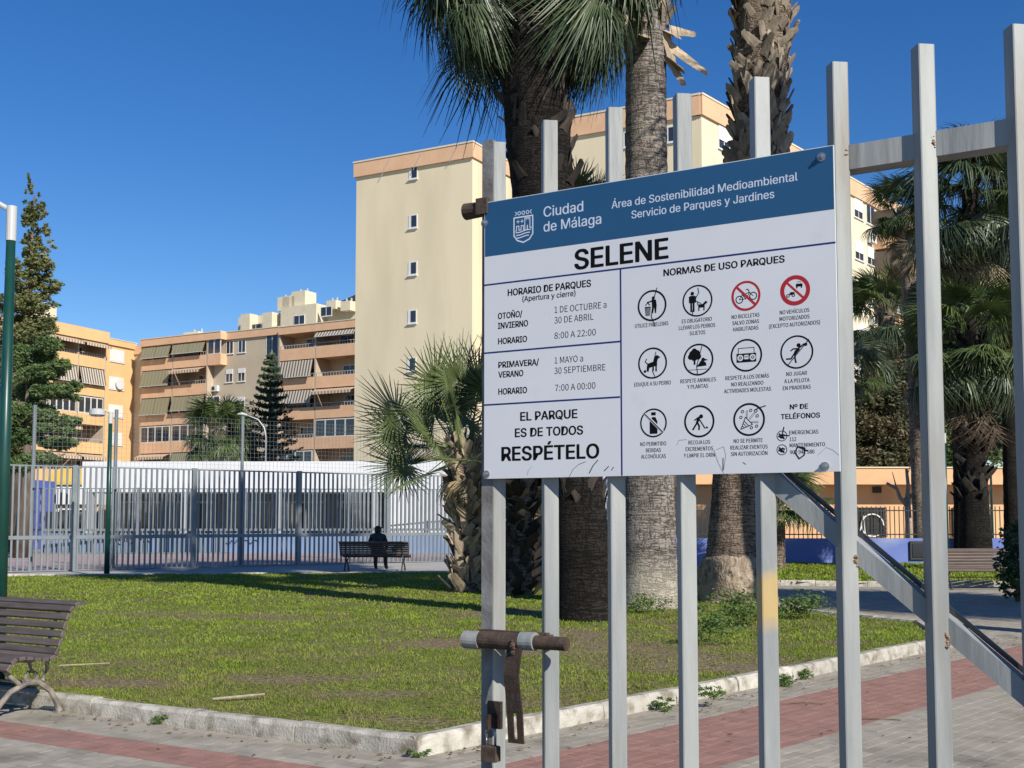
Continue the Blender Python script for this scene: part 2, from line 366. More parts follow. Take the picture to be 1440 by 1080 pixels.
# bare patches: photo point, radius across, radius in depth
dirt = [((640, 905), 1.0, .75), ((760, 905), 1.3, .8), ((850, 912), 1.4, 1.0), ((940, 925), 1.2, .7), ((1000, 935), 1.2, .6), ((1080, 905), .5, .35), ((350, 868), 1.5, .7), ((225, 862), 1.0, .35), ((820, 890), .8, .7),
        ((940, 872), .9, .35), ((560, 1010), .5, .22), ((150, 962), .7, .3), ((520, 975), .5, .25), ((700, 860), 1.2, .5), ((1180, 905), .5, .35), ((1000, 880), .7, .3), ((420, 955), .6, .3), ((740, 990), .4, .25)]
dirt = [(gnd(*p, .09), a, b_) for p, a, b_ in dirt]
def bare(x, y):
    v = np.zeros(np.shape(x))
    for p, a, b_ in dirt:
        d = np.sqrt(((x - p.x) / a) ** 2 + ((y - p.y) / b_) ** 2); v = np.maximum(v, np.clip(1.35 - d, 0, 1))
    n = vnoise(x, y, .33) * .35 + vnoise(x, y, .11, 5) * .40 + vnoise(x, y, 1.5, 9) * .25
    return np.clip(v * .80 + (n - .43) * 1.8, 0, 1)
# lawn soil and thatch
def lawn_mat():
    m = bpy.data.materials.new('lawn_soil_and_thatch'); m.use_nodes = True; nt = m.node_tree; bs = nt.nodes['Principled BSDF']; L = nt.links.new
    bs.inputs['Roughness'].default_value = 1; bs.inputs['Specular IOR Level'].default_value = .1
    g = _n(nt, 'ShaderNodeNewGeometry')
    n1 = _n(nt, 'ShaderNodeTexNoise'); n1.inputs['Scale'].default_value = 22; n1.inputs['Detail'].default_value = 6; L(g.outputs['Position'], n1.inputs[0])
    n2 = _n(nt, 'ShaderNodeTexNoise'); n2.inputs['Scale'].default_value = 1.1; n2.inputs['Detail'].default_value = 6; L(g.outputs['Position'], n2.inputs[0])
    gr = _n(nt, 'ShaderNodeValToRGB'); gr.color_ramp.elements[0].position = .36; gr.color_ramp.elements[0].color = (.085, .085, .03, 1); gr.color_ramp.elements[1].position = .64; gr.color_ramp.elements[1].color = (.20, .22, .06, 1)
    L(n1.outputs[0], gr.inputs[0])
    br = _n(nt, 'ShaderNodeValToRGB'); br.color_ramp.elements[0].position = .35; br.color_ramp.elements[0].color = (.12, .088, .055, 1); br.color_ramp.elements[1].position = .7; br.color_ramp.elements[1].color = (.31, .245, .155, 1)
    L(n1.outputs[0], br.inputs[0])
    at_ = _n(nt, 'ShaderNodeAttribute'); at_.attribute_name = 'patch'
    mx = _n(nt, 'ShaderNodeMix', data_type='RGBA'); L(at_.outputs['Fac'], mx.inputs[0]); L(gr.outputs[0], mx.inputs[6]); L(br.outputs[0], mx.inputs[7]); L(mx.outputs[2], bs.inputs['Base Color'])
    bp = _n(nt, 'ShaderNodeBump'); bp.inputs['Strength'].default_value = .8; bp.inputs['Distance'].default_value = .03; L(n1.outputs[0], bp.inputs['Height']); L(bp.outputs[0], bs.inputs['Normal'])
    return m
M['lawn'] = lawn_mat()
def lawn_h(x, y): return .082 + .02 * (vnoise(x, y, 2.3, 3) - .5) + .012 * (vnoise(x, y, .4, 4) - .5)
def lawn_sheet(poly, cell, base_h=0.0):
    xs = [p.x for p in poly]; ys = [p.y for p in poly]
    gx = np.arange(min(xs) - cell, max(xs) + cell, cell); gy = np.arange(min(ys) - cell, max(ys) + cell, cell)
    X, Y = np.meshgrid(gx, gy, indexing='ij'); Z = lawn_h(X, Y) + base_h
    V = np.stack([X, Y, Z], -1).reshape(-1, 3)
    nx, ny = X.shape; idx = np.arange(nx * ny).reshape(nx, ny)
    cx = (X[:-1, :-1] + cell / 2); cy = (Y[:-1, :-1] + cell / 2); ins = inside(cx, cy, poly)
    F = np.stack([idx[:-1, :-1], idx[1:, :-1], idx[1:, 1:], idx[:-1, 1:]], -1)[ins]
    o = bulk('lawn', V, F, M['lawn'], smooth=True, attr=bare(V[:, 0], V[:, 1])); return struct(o)
def shrink(poly, k):
    """move the outline inwards so the sheet stays behind the kerb stones"""
    n = len(poly); out = []; A = sum(poly[i].x * poly[(i + 1) % n].y - poly[(i + 1) % n].x * poly[i].y for i in range(n)); sg = 1 if A > 0 else -1
    for i in range(n):
        a = (poly[i] - poly[i - 1]).normalized(); c = (poly[(i + 1) % n] - poly[i]).normalized()
        na = Vector((-a.y, a.x, 0)) * sg; nc = Vector((-c.y, c.x, 0)) * sg; m = (na + nc)
        m = m / max(.35, m.length_squared / 2); out.append(poly[i] + m * k)
    return out
def near_poly(poly): return poly
LP = shrink(lawn_poly, .075)
lawn_sheet(LP, .09)
lawn_sheet(shrink(lawn2_poly, .06), .3)

# grass blades
def blades(poly, zones, name, parent=None, seed=3):
    g = np.random.default_rng(seed); Vs = []; Fs = []; As = []; off = 0
    for (y0, y1, dens, nb, hgt, wid) in zones:
        wmax = y1 * .62
        n = int((y1 - y0) * 2 * wmax * dens)
        x = g.uniform(-wmax, wmax, n); y = g.uniform(y0, y1, n)
        k = (np.abs(x) < y * .52 + 1.0) & inside(x, y, poly); x = x[k]; y = y[k]
        br = bare(x, y); k = g.random(len(x)) > np.clip(br * 1.15 - .22, 0, .86); x = x[k]; y = y[k]; br = br[k]
        lush = .75 + .6 * vnoise(x, y, .5, 12)
        x = np.repeat(x, nb); y = np.repeat(y, nb); lush = np.repeat(lush, nb); n = len(x)
        sp = .03 * (wid / .006) ** .6
        bx = x + g.normal(0, sp, n); by = y + g.normal(0, sp, n)
        a = g.uniform(0, 6.283, n); h = hgt * g.uniform(.45, 1.25, n) * lush; lean = h * g.uniform(.2, 1.1, n); wv = wid * g.uniform(.6, 1.3, n)
        t = a + g.uniform(-1.0, 1.0, n)
        bz = lawn_h(bx, by) - .012
        dx, dy = np.cos(a), np.sin(a); wx, wy = -np.sin(t) * wv / 2, np.cos(t) * wv / 2
        p0 = np.stack([bx - wx, by - wy, bz], -1); p1 = np.stack([bx + wx, by + wy, bz], -1)
        mx_, my_, mz = bx + dx * lean * .35, by + dy * lean * .35, bz + h * .62
        p2 = np.stack([mx_ + wx * .8, my_ + wy * .8, mz], -1); p3 = np.stack([mx_ - wx * .8, my_ - wy * .8, mz], -1)
        p4 = np.stack([bx + dx * lean, by + dy * lean, bz + h * .95], -1)
        V = np.stack([p0, p1, p2, p3, p4], 1).reshape(-1, 3); b5 = (np.arange(n) * 5)[:, None] + off
        F = np.concatenate([b5 + [0, 1, 2], b5 + [0, 2, 3], b5 + [3, 2, 4]], 0)
        dry = np.clip(np.repeat(br, nb) * .9 + np.clip((14 - by) / 12, 0, .42) * (.4 + vnoise(bx, by, .8, 21)) + g.normal(0, .22, n), 0, 1); As.append(np.repeat(dry, 5))
        Vs.append(V); Fs.append(F); off += len(V)
    return bulk(name, np.concatenate(Vs), np.concatenate(Fs), M['grass'], parent, attr=np.concatenate(As))
def grass_mat():
    m = pmat('grass_blades', (.15, .235, .018), (.28, .39, .040), 1.3, .6, 0, c3=(.36, .33, .12), s3=5.5, lo3=.50, hi3=.78, spec=.08, trans=.3)
    nt = m.node_tree; bs = nt.nodes['Principled BSDF']; a_ = _n(nt, 'ShaderNodeAttribute'); a_.attribute_name = 'patch'
    mx = _n(nt, 'ShaderNodeMix', data_type='RGBA'); mr = _n(nt, 'ShaderNodeMapRange'); mr.inputs[1].default_value = .15; mr.inputs[2].default_value = 1; mr.inputs[3].default_value = 0; mr.inputs[4].default_value = .9
    nt.links.new(a_.outputs['Fac'], mr.inputs[0]); nt.links.new(mr.outputs[0], mx.inputs[0]); nt.links.new(bs.inputs['Base Color'].links[0].from_socket, mx.inputs[6]); mx.inputs[7].default_value = (.27, .215, .10, 1); nt.links.new(mx.outputs[2], bs.inputs['Base Color'])
    return m
M['grass'] = grass_mat()
o = blades(LP, [(6.8, 9.5, 760, 6, .031, .0055), (9.5, 13, 420, 6, .033, .0078), (13, 19, 160, 6, .037, .012), (19, 31, 60, 6, .042, .022)], 'grass')
tag(o, 'green lawn grass growing inside the kerb in front of the palms', 'grass', kind='stuff')
o = blades(shrink(lawn2_poly, .1), [(24, 38, 30, 6, .07, .035)], 'grass', seed=5)
tag(o, 'strip of lawn grass in front of the blue wall', 'grass', kind='stuff')

# kerb
kerb = thing('kerb', None, None); tag(kerb, kind='structure')
def kerb_mesh(L_, seed):
    """one stone: along x, outer face at y=0, lawn side at y=.13"""
    g = random.Random(seed); mb = MB(); n = 5; h = .118; d = .135; rings = []
    for i in range(n + 1):
        x = .004 + (L_ - .008) * i / n; j = lambda s=.006: g.uniform(-s, s)
        e = 1 if i in (0, n) else 0
        rings.append([(x, .0 + j(.004), -.10), (x, .003 + j(), .05), (x, .010 + j(), h - .022 + j(.006)), (x, .034 + j(.008), h + j(.004)), (x, d - .015, h - .004 + j(.004)), (x, d, h - .03), (x, d, -.10)])
    for i in range(n):
        a, c = rings[i], rings[i + 1]
        mb.add(a + c, [(k, k + 7, k + 8, k + 1) for k in range(6)])
    mb.add(rings[0], [(0, 1, 2, 3, 4, 5, 6)]); mb.add(rings[n], [(6, 5, 4, 3, 2, 1, 0)])
    return mb.mesh('kerb_stone', M['kerb'])
kms = [kerb_mesh(.98, s) for s in range(5)]
def kerb_run(a, c, jit=.004):
    v = c - a; Ln = v.length; n = max(1, round(Ln / .98)); st = Ln / n; ang = math.atan2(v.y, v.x)
    for i in range(n):
        p = a + v * (i / n); o = link('kerb_stone', kms[rnd.randrange(5)], kerb, (p.x, p.y, rnd.uniform(-jit, jit) * 1.5)); o.rotation_euler = (rnd.uniform(-.01, .01), rnd.uniform(-.004, .004), ang + rnd.uniform(-jit, jit)); o.scale = (st / .98, 1, 1)
pp = lawn_poly
for i in range(len(pp)): kerb_run(pp[i], pp[(i + 1) % len(pp)])
for i in range(4): kerb_run(lawn2_poly[i], lawn2_poly[i + 1])

# paving: two fields of blocks that meet on a line out from the kerb corner
path = thing('path', None, None); tag(path, kind='structure')
b = MB(); b.add([(-40, -3, -.0035), (40, -3, -.0035), (40, 24.5, -.0035), (-40, 24.5, -.0035)], [(0, 1, 2, 3)]); b.build('joint_bed', M['sand'], path)
def brick_mat():
    m = bpy.data.materials.new('distant_paving'); m.use_nodes = True; nt = m.node_tree; bs = nt.nodes['Principled BSDF']; bs.inputs['Roughness'].default_value = .95
    g = _n(nt, 'ShaderNodeNewGeometry'); mp = _n(nt, 'ShaderNodeMapping'); mp.inputs['Rotation'].default_value = (0, 0, -math.atan2(d2.y, d2.x)); nt.links.new(g.outputs[0], mp.inputs[0])
    br = _n(nt, 'ShaderNodeTexBrick'); br.inputs['Scale'].default_value = 1; br.inputs['Brick Width'].default_value = .20; br.inputs['Row Height'].default_value = .10; br.inputs['Mortar Size'].default_value = .008
    br.inputs['Color1'].default_value = (.33, .295, .235, 1); br.inputs['Color2'].default_value = (.40, .36, .29, 1); br.inputs['Mortar'].default_value = (.14, .13, .11, 1)
    nt.links.new(mp.outputs[0], br.inputs[0]); nt.links.new(br.outputs[0], bs.inputs['Base Color']); return m
b = MB(); b.add([(-60, 24.5, 0), (60, 24.5, 0), (60, 60, 0), (-60, 60, 0)], [(0, 1, 2, 3)]); b.build('distant_paving', brick_mat(), path)
PL, PW, JT = .20, .10, .005
mb = MB(); mb.bevbox(-PL / 2 + JT / 2, PL / 2 - JT / 2, -PW / 2 + JT / 2, PW / 2 - JT / 2, -.03, 0, .0006)
pm_g = mb.mesh('paver', M['paver']); pm_r = mb.mesh('paver', M['paver_red'])
bis = (d1 + d2).normalized(); outd = -bis                      # the line the two fields meet on
nl1 = Vector((d1.y, -d1.x, 0));  nl1 = nl1 if nl1.dot(bis) < 0 else -nl1      # away from the lawn, left field
nl2 = Vector((d2.y, -d2.x, 0));  nl2 = nl2 if nl2.dot(bis) < 0 else -nl2
def side(p):  # >0: right field
    q = p - C0; return q.x * outd.y * -1 + q.y * outd.x
sgn = 1 if side(C0 + d2 - outd * 0) > 0 else -1
def band(d, nn, red0, red1):
    pass
def dist_pt(px, py, nn): return (gnd(px, py) - C0).dot(nn)
rl = [dist_pt(0, 1012, nl1), dist_pt(430, 1078, nl1), dist_pt(0, 1034, nl1), dist_pt(260, 1080, nl1)]
rr = [dist_pt(709, 1072, nl2), dist_pt(1056, 997, nl2), dist_pt(1332, 927.5, nl2), dist_pt(1040, 1070.5, nl2), dist_pt(1297, 997, nl2)]
print('RED', rl, rr)
red1 = (sum(rl[:2]) / 2, sum(rl[2:]) / 2); red2 = (sum(rr[:3]) / 3, sum(rr[3:]) / 2)
cand = []
lw = lawn_poly; l2 = lawn2_poly
for (dd, nn, rd, isr, smin, smax, nrow) in ((d1, nl1, red1, False, -4, 15, 48), (d2, nl2, red2, True, -5, 24, 140)):
    ang = math.atan2(dd.y, dd.x)
    r0 = -90 if isr else 0
    for r in range(r0, nrow):
        q = (r + .5) * PW
        n = int((smax - smin) / PL)
        for i in range(n):
            s_ = smin + (i + (.5 if r % 2 else 0)) * PL
            p = C0 + dd * s_ + nn * q
            if (side(p) * sgn > 0) != isr: continue
            cand.append((p.x, p.y, ang, (rd[0] < q < rd[1])))
cx = np.array([c[0] for c in cand]); cy = np.array([c[1] for c in cand])
keep = (~inside(cx, cy, shrink(lw, .05))) & (~inside(cx, cy, l2)) & (cy > 5.2) & (cy < 24.4) & (np.abs(cx) < cy * .56 + .6)
cand = [c for c, k in zip(cand, keep) if k]
def vis(c):
    py = 730 + FPX * EYE / c[1]; px = 720 + FPX * c[0] / c[1]; return -10 < px < 1450 and py < 1092
cand.sort(key=lambda c: (not vis(c), c[1]))
far = MB(); farr = MB()
bx_ = MB(); bx_.bevbox(-PL / 2 + JT / 2, PL / 2 - JT / 2, -PW / 2 + JT / 2, PW / 2 - JT / 2, -.03, 0, .0006)
for i, (x, y, a, rd) in enumerate(cand):
    z = rnd.uniform(-.0012, .0012); tl = (rnd.uniform(-.01, .01), rnd.uniform(-.006, .006))
    if i < 300:
        o = link('paver', pm_r if rd else pm_g, path, (x, y, z)); o.rotation_euler = (tl[0], tl[1], a)
    else:
        mt = Matrix.Translation((x, y, z)) @ Matrix.Rotation(a, 4, 'Z') @ Matrix.Rotation(tl[0], 4, 'X')
        t = (farr if rd else far); t.add([mt @ Vector(v) for v in bx_.v], bx_.f)
M['paver2'] = pmat('grey_paver_field', (.30, .265, .205), (.375, .335, .27), 5.5, .9, .35, 140, c3=(.20, .18, .135), s3=2.0, lo3=.5, hi3=.75, bdist=.004)
M['paver_red2'] = pmat('red_paver_field', (.265, .14, .105), (.345, .185, .145), 5.5, .9, .35, 140, c3=(.26, .15, .125), s3=2.2, lo3=.5, hi3=.75, bdist=.004)
tag(far.build('paver', M['paver2'], path), kind='stuff'); tag(farr.build('paver', M['paver_red2'], path), kind='stuff')
print('pavers', len(cand))
# pale far path beside the fence and the court floor
b = MB(); b.add([gnd(x, y, .006) for x, y in ((-400, 822), (1085, 822), (1085, 790), (640, 789), (300, 797), (10, 806), (-400, 815))], [tuple(range(7))]); struct(b.build('fence_path', M['farpath']))
# ================================================================ FENCES, COURT, WALLS
F0 = gnd(10, 806); F1 = gnd(640, 790)
fd = (F1 - F0).normalized(); frz = math.atan2(fd.y, fd.x)
b = MB(); yy = Vector((-math.sin(frz), math.cos(frz), 0))
q = [F0 - fd * 25 + yy * .15, F1 + fd * 20 + yy * .15, F1 + fd * 20 + yy * 9, F0 - fd * 25 + yy * 22]
b.add([(v.x, v.y, .012) for v in q], [(0, 1, 2, 3)]); struct(b.build('court_floor', M['court']))
def steel_fence(P, rz, x0, x1, h, railz, pitch, postx, label, name='steel_fence', bw=.05, group=None):
    root = thing(name, label, 'fence', P, rz, group)
    b = MB(); b.box(-bw / 2, bw / 2, -.02, .02, .05, railz - .04); lo = b.mesh('bar', M['fence'])
    b = MB(); b.box(-bw / 2, bw / 2, -.02, .02, railz + .04, h - .04); hi = b.mesh('bar', M['fence'])
    b = MB(); b.box(-.07, .07, -.05, .05, 0, h + .02); po = b.mesh('post', M['fence'])
    n = int((x1 - x0) / pitch); cnt = 0; s = MB()
    for i in range(n):
        x = x0 + (i + .5) * pitch
        if min(abs(x - p) for p in postx) < .09: continue
        link('bar', hi, root, (x, 0, 0)); link('bar', lo, root, (x + (pitch * .5 if name != 'steel_fence' else 0), 0, 0))
    for p in postx: link('post', po, root, (p, 0, 0))
    b = MB(); b.box(x0, x1, -.035, .035, railz - .05, railz + .05); b.build('rail', M['fence'], root)
    b = MB(); b.box(x0, x1, -.022, .022, h - .04, h); b.build('top_rail', M['fence'], root)
    b = MB(); b.box(x0, x1, -.022, .022, .02, .055); b.build('bottom_rail', M['fence'], root)
    return root
fx = lambda px: onp((F0.x, F0.y, 0), frz, px, 760)[0]
L_ = (F1 - F0).length
hf = sum(onp((F0.x, F0.y, 0), frz, a, c)[1] for a, c in ((20, 645), (240, 657), (600, 676))) / 3
steel_fence((F0.x, F0.y, 0), frz, fx(-60), fx(700), hf, .95, .158, [fx(p) for p in (-60, 103, 272, 420, 545, 700)], 'tall grey steel bar fence along the near side of the sports court')
# second fence across the court
G0 = at(40, 785, 49); G0.z = 0
steel_fence((G0.x, G0.y, 0), R(6), 0, 22, 2.75, 1.0, .17, [0, 4.4, 8.8, 13.2, 17.6, 22], 'lower grey bar fence across the court in front of the white pavilion', name='court_fence', bw=.045)
# net posts and wire netting of the court
nets = thing('court_netting', 'high wire netting on tall grey posts above the court fence', 'netting', (F0.x, F0.y, 0), frz)
def net_x(px, yo): return onp((F0.x, F0.y, 0), frz, px, 620, yo)[0]
YO = 1.0
nz1 = onp((F0.x, F0.y, 0), frz, 340, 590, YO)[1]
npx = [net_x(p, YO) for p in (48, 163, 341, 548, 760)]
for x in npx:
    b = MB(); b.tube([(x, YO, 0), (x, YO, nz1 + .1)], .055, 8); b.build('net_post', M['fence'], nets)
b = MB(); x0, x1 = npx[0], npx[-1]; zb = 3.0; st = .13
x = x0
while x < x1: b.box(x - .002, x + .002, YO - .004, YO + .004, zb, nz1); x += st
z = zb
while z <= nz1: b.box(x0, x1, YO - .011, YO - .005, z - .002, z + .002); z += st
tag(b.build('wire_mesh', M['fence'], nets), kind='stuff')

M['pavilion_dark'] = pmat('dark_grey_render', (.16, .175, .19), (.21, .225, .24), 1, .9)
# blue court wall and white pavilion behind
WP = at(60, 780, 53); WP.z = 0; wrz = R(-1)
bw = thing('low_blue_wall', 'low light blue wall with scrawled marks behind the court fence', 'wall', (WP.x, WP.y - 3, 0), wrz)
b = MB(); b.box(1.2, 34, 0, .25, 0, .85); b.build('wall', M['blue_light'], bw)
for k, s0 in enumerate((4.0, 4.6, 5.2, 9.0, 9.8)):
    b = MB(); pts = [(s0 + .12 * i, -.012, .35 + .25 * rnd.random()) for i in range(6)]; b.tube(pts, .022, 4); b.build('graffiti_mark', M['ink'], bw)
def px_w(px, py, yo=0.0): return onp((WP.x, WP.y, 0), wrz, px, py, yo)
wb = thing('white_pavilion', 'long low white pavilion with a deep fascia and dark glazed front behind the court', 'building', (WP.x, WP.y, 0), wrz)
xa, zt = px_w(116, 649); xb, _ = px_w(546, 650); xc, _ = px_w(900, 650); _, zf = px_w(200, 692)
b = MB(); b.box(xa, xb, 0, .25, zf, zt); b.box(xa, xa + .25, .25, 9, zf, zt); b.box(xa, xc, .25, 9, zt - .4, zt - .25); b.box(xa, xb, .25, 3.0, zf - .01, zf + .1); b.build('fascia', M['whitewall'], wb)
b = MB(); b.box(xa + .3, xb, 3.0, 3.2, 0, zf); b.build('back_wall', M['pavilion_dark'], wb)
b = MB(); b.box(xb, xc, -.05, .25, 0, zt); b.build('end_wall', M['whitewall'], wb)
x = xa + .8
while x < xb - 2:
    b = MB(); b.box(x, x + 1.9, 2.9, 2.98, .7, 2.3); f = b.build('window', M['rail'], wb)
    b = MB(); b.box(x + .08, x + .9, 2.86, 2.895, .8, 2.2); b.box(x + 1.0, x + 1.82, 2.86, 2.895, .8, 2.2); b.build('pane', M['glass'], f)
    x += 2.6
x = xa + .2
while x < xb:
    b = MB(); b.box(x, x + .28, .02, .3, 0, zf); b.build('column', M['rail'], wb); x += 4.3
# kiosk, shop and van to the left
kp = at(8, 760, 55); kk = thing('blue_kiosk', 'blue violet kiosk with a dark window row behind the fence at far left', 'kiosk', (kp.x, kp.y, 0), 0)
b = MB(); b.box(-1.6, 1.05, 0, 3, 0, 3.3); b.build('wall', M['blue_build'], kk)
b = MB(); b.box(-1.7, 1.15, -.12, .0, 2.35, 2.55); b.build('ledge', M['dark'], kk)
b = MB(); b.box(-1.2, .9, -.04, -.002, 1.15, 1.5); b.build('window', M['glass'], kk)
sp = at(42, 760, 60); sh = thing('white_shop_front', 'white shop front under a yellow awning behind the court fence', 'shop', (sp.x, sp.y, 0), 0)
b = MB(); b.box(0, 3.4, .3, 4, 0, 2.2); b.build('wall', M['shade'], sh)
b = MB(); b.box(-.05, 3.4, 0, 4, 2.2, 3.3); b.build('fascia', M['white'], sh)
for k in range(3):
    b = MB(); b.box(.25 + k * 1.05, 1.15 + k * 1.05, .22, .29, .5, 2.0); f = b.build('window', M['white'], sh)
    b = MB(); b.box(.33 + k * 1.05, 1.07 + k * 1.05, .18, .215, .58, 1.92); b.build('pane', M['glass'], f)
b = MB(); b.add([(.5, -.1, 3.35), (3.4, -.1, 3.35), (3.4, 1.4, 4.1), (.9, 1.4, 4.1)], [(0, 1, 2, 3)]); b.box(.5, 3.4, -.13, -.1, 3.2, 3.36); b.build('awning', M['yellow'], sh)
vp = at(64, 770, 57); va = thing('parked_van', 'dark grey parked van seen through the court fence at left', 'van', (vp.x, vp.y, 0), R(3))
pf = [(-2.1, .35), (2.1, .35), (2.15, .9), (1.7, 1.15), (1.2, 1.8), (-2.0, 1.85), (-2.15, 1.0)]
b = MB(); b.prism(pf, Vector((0, 0, 0)), Vector((1, 0, 0)), Vector((0, 0, 1)), Vector((0, 1, 0)), 1.7); b.build('body', M['car_paint'], va)
for x in (-1.5, -.4, .6):
    b = MB(); b.box(x - .4, x + .4, -.012, -.002, 1.15, 1.65); b.build('window', M['glass'], va)
for x in (-1.35, 1.35):
    for y in (-.03, 1.53):
        b = MB(); b.tube([(x, y, .33), (x, y + .2, .33)], .33, 16); wl = b.build('wheel', M['rubber'], va)
        b = MB(); b.tube([(x, y - .01, .33), (x, y - .003, .33)], .18, 12); b.build('rim', M['lamp_grey'], wl)
# blue wall with iron rail, orange building on the right
BWp = at(1075, 795, 36.6); BWp.z = 0
b2 = thing('blue_boundary_wall', 'royal blue boundary wall with pale smears and iron railing before the orange building', 'wall', (BWp.x - 3, BWp.y, 0), 0)
zt2 = onp((0, 36.6, 0), 0, 1250, 757)[1]; zr = onp((0, 36.6, 0), 0, 1250, 712)[1]
b = MB(); b.box(0, 24, 0, .25, 0, zt2); b.build('wall', M['blue_wall'], b2)
b = MB(); b.box(-.012, .012, .10, .125, zt2, zr); bm_ = b.mesh('railing_bar', M['black_fence'])
for i in range(166): link('railing_bar', bm_, b2, (.1 + i * .143, 0, 0))
for z in (zt2 + .12, zr - .13):
    b = MB(); b.box(0, 24, .095, .13, z - .018, z + .018); b.build('railing_rail', M['black_fence'], b2)
mbx = at(1292, 775, 36.5); bb = thing('wall_cabinet', 'dark framed meter cabinet set in the blue wall behind a gate bar', 'cabinet', (mbx.x, 36.58, .15))
b = MB(); b.box(-.25, .2, -.06, 0, .05, .62); b.build('frame', M['dark'], bb); b = MB(); b.box(-.19, .14, -.08, -.062, .12, .55); b.build('door', M['glass'], bb)
OP = at(1075, 700, 46); OP.z = 0
ob = thing('orange_building', 'long low orange flat roofed building behind the blue wall and railing', 'building', (OP.x - 2.5, OP.y, 0), R(1))
zo = at(1250, 658, 46).z; zu = at(1250, 681, 46).z; zv = at(1250, 693, 47).z
b = MB(); b.box(0, 34, 1.0, 9, 0, zo - .1); b.build('wall', M['orange'] if 0 else M['salmon'], ob)
b = MB(); b.box(-.3, 34, 0, 9, zu, zo); b.build('roof_edge', M['salmon'], ob); b = MB(); b.box(-.35, 34, -.05, 9, zo, zo + .05); b.build('coping', M['ivory'], ob)
for px0, px1 in ((1206, 1246), (1340, 1357)):
    x0 = (px0 - 720) / FPX * 47 - OP.x + 2.5; x1 = (px1 - 720) / FPX * 47 - OP.x + 2.5; z0 = .75; z1 = at(0, 714, 47).z
    b = MB(); b.box(x0, x1, .93, 1.0, z0, z1); f = b.build('window', M['dark'], ob)
    b = MB(); b.box(x0 + .06, x1 - .06, .90, .928, z0 + .05, z1 - .06); b.build('pane', M['glass'], f)
    b = MB(); n = 9
    for i in range(n + 1): x = x0 + (x1 - x0) * i / n; b.box(x - .012, x + .012, .84, .86, z0, z1)
    for i in range(8): z = z0 + (z1 - z0) * i / 7; b.box(x0, x1, .865, .88, z - .012, z + .012)
    b.build('grille', M['black_fence'], f)
# painted loops on the grille
gx = (1225 - 720) / FPX * 47 - OP.x + 2.5
b = MB(); b.tube([(gx + .45 * math.cos(t), .80, 1.2 + .45 * math.sin(t)) for t in [i / 14 * math.pi * 1.7 for i in range(15)]], .03, 6); b.tube([(gx - .55, .80, .8), (gx - .35, .80, 1.6), (gx - .3, .80, .85), (gx, .80, .8)], .03, 6); b.build('graffiti_mark', M['white'], ob)
b = MB(); b.box((1245 - 1206) * 0 + gx + .1, gx + .45, .95, 1.0, zv - .0, zv + .25); b.build('vent', M['dark'], ob)
pp_ = at(1396, 757, 38); pl = thing('green_pole', 'thin green pole behind the iron railing in front of the orange building', 'pole', (pp_.x, pp_.y, 0))
b = MB(); b.tube([(0, 0, 0), (0, 0, at(1396, 655, 38).z)], [.05, .035], 8); b.build('shaft', M['green_paint'], pl); b = MB(); b.tube([(0, 0, 0), (0, 0, .12)], .1, 8); b.build('base', M['green_paint'], pl)
# ================================================================ APARTMENT BUILDINGS
ST = 2.9
def window(root, x, z, w_, h_, y=0.0, deep=.14, shutter=0.0, frame='white'):
    """recess lining, frame, panes, sill (a part with sub-parts)"""
    b = MB(); t = .06
    for a in ((x, x + t, z, z + h_), (x + w_ - t, x + w_, z, z + h_), (x + t, x + w_ - t, z + h_ - t, z + h_), (x + t, x + w_ - t, z, z + t), (x + w_ / 2 - .03, x + w_ / 2 + .03, z + t, z + h_ - t)):
        b.box(a[0], a[1], y - .035, y + .03, a[2], a[3])
    f = b.build('window', M[frame], root)
    b = MB(); b.box(x + t, x + w_ - t, y - .012, y - .006, z + t, z + h_ - t); b.build('pane', M['glass'], f)
    if shutter: b = MB(); b.box(x + .03, x + w_ - .03, y - .06, y - .038, z + h_ * (1 - shutter), z + h_ - .02); b.build('shutter', M['white'], f)
    b = MB(); b.box(x - .08, x + w_ + .08, y - .10, y, z - .07, z - .003); b.build('sill', M['white'], f)
def ac_unit(root, x, z, y=0.0):
    b = MB(); b.box(x, x + .85, y - .38, y - .03, z, z + .6); f = b.build('air_conditioner', M['acwhite'], root)
    b = MB(); b.tube([(x + .32, y - .40, z + .3), (x + .32, y - .383, z + .3)], .22, 14); b.build('fan_grille', M['dark'], f)
# --- tall cream block, wall facing us
T0 = at(497, 400, 0 + 78.6); PT = (T0.x, T0.y, 0); trz = -math.atan(1650 / 3001)
# put the plane at depth 71.4 for px 582
q = at(582, 400, 71.4); ex = Vector((math.cos(trz), math.sin(trz), 0))
s = 0
for it in range(60):
    pass
def plane_origin(px_ref, Yref, rz, px0):
    r = at(px_ref, 600, Yref); o = (r.x, r.y, 0); x, _ = onp(o, rz, px0, 600); e = Vector((math.cos(rz), math.sin(rz), 0)); p = Vector(o) + e * x; return (p.x, p.y, 0)
PT = plane_origin(582, 71.4, trz, 498)
tw = thing('tall_cream_block', 'tall plain cream apartment block with one column of small windows left of the sign', 'building', PT, trz)
W1 = onp(PT, trz, 664, 400)[0]; HT = onp(PT, trz, 664, 199)[1]
b = MB(); b.box(0, W1, 0, 14, 0, HT - 1.0); b.build('wall', M['cream'], tw)
b = MB(); b.box(-.12, W1 + .12, -.16, 14, HT - 1.0, HT - .1); b.build('parapet', M['peach'], tw)
b = MB(); b.box(-.16, W1 + .16, -.2, 14, HT - .1, HT); b.build('coping', M['ivory'], tw)
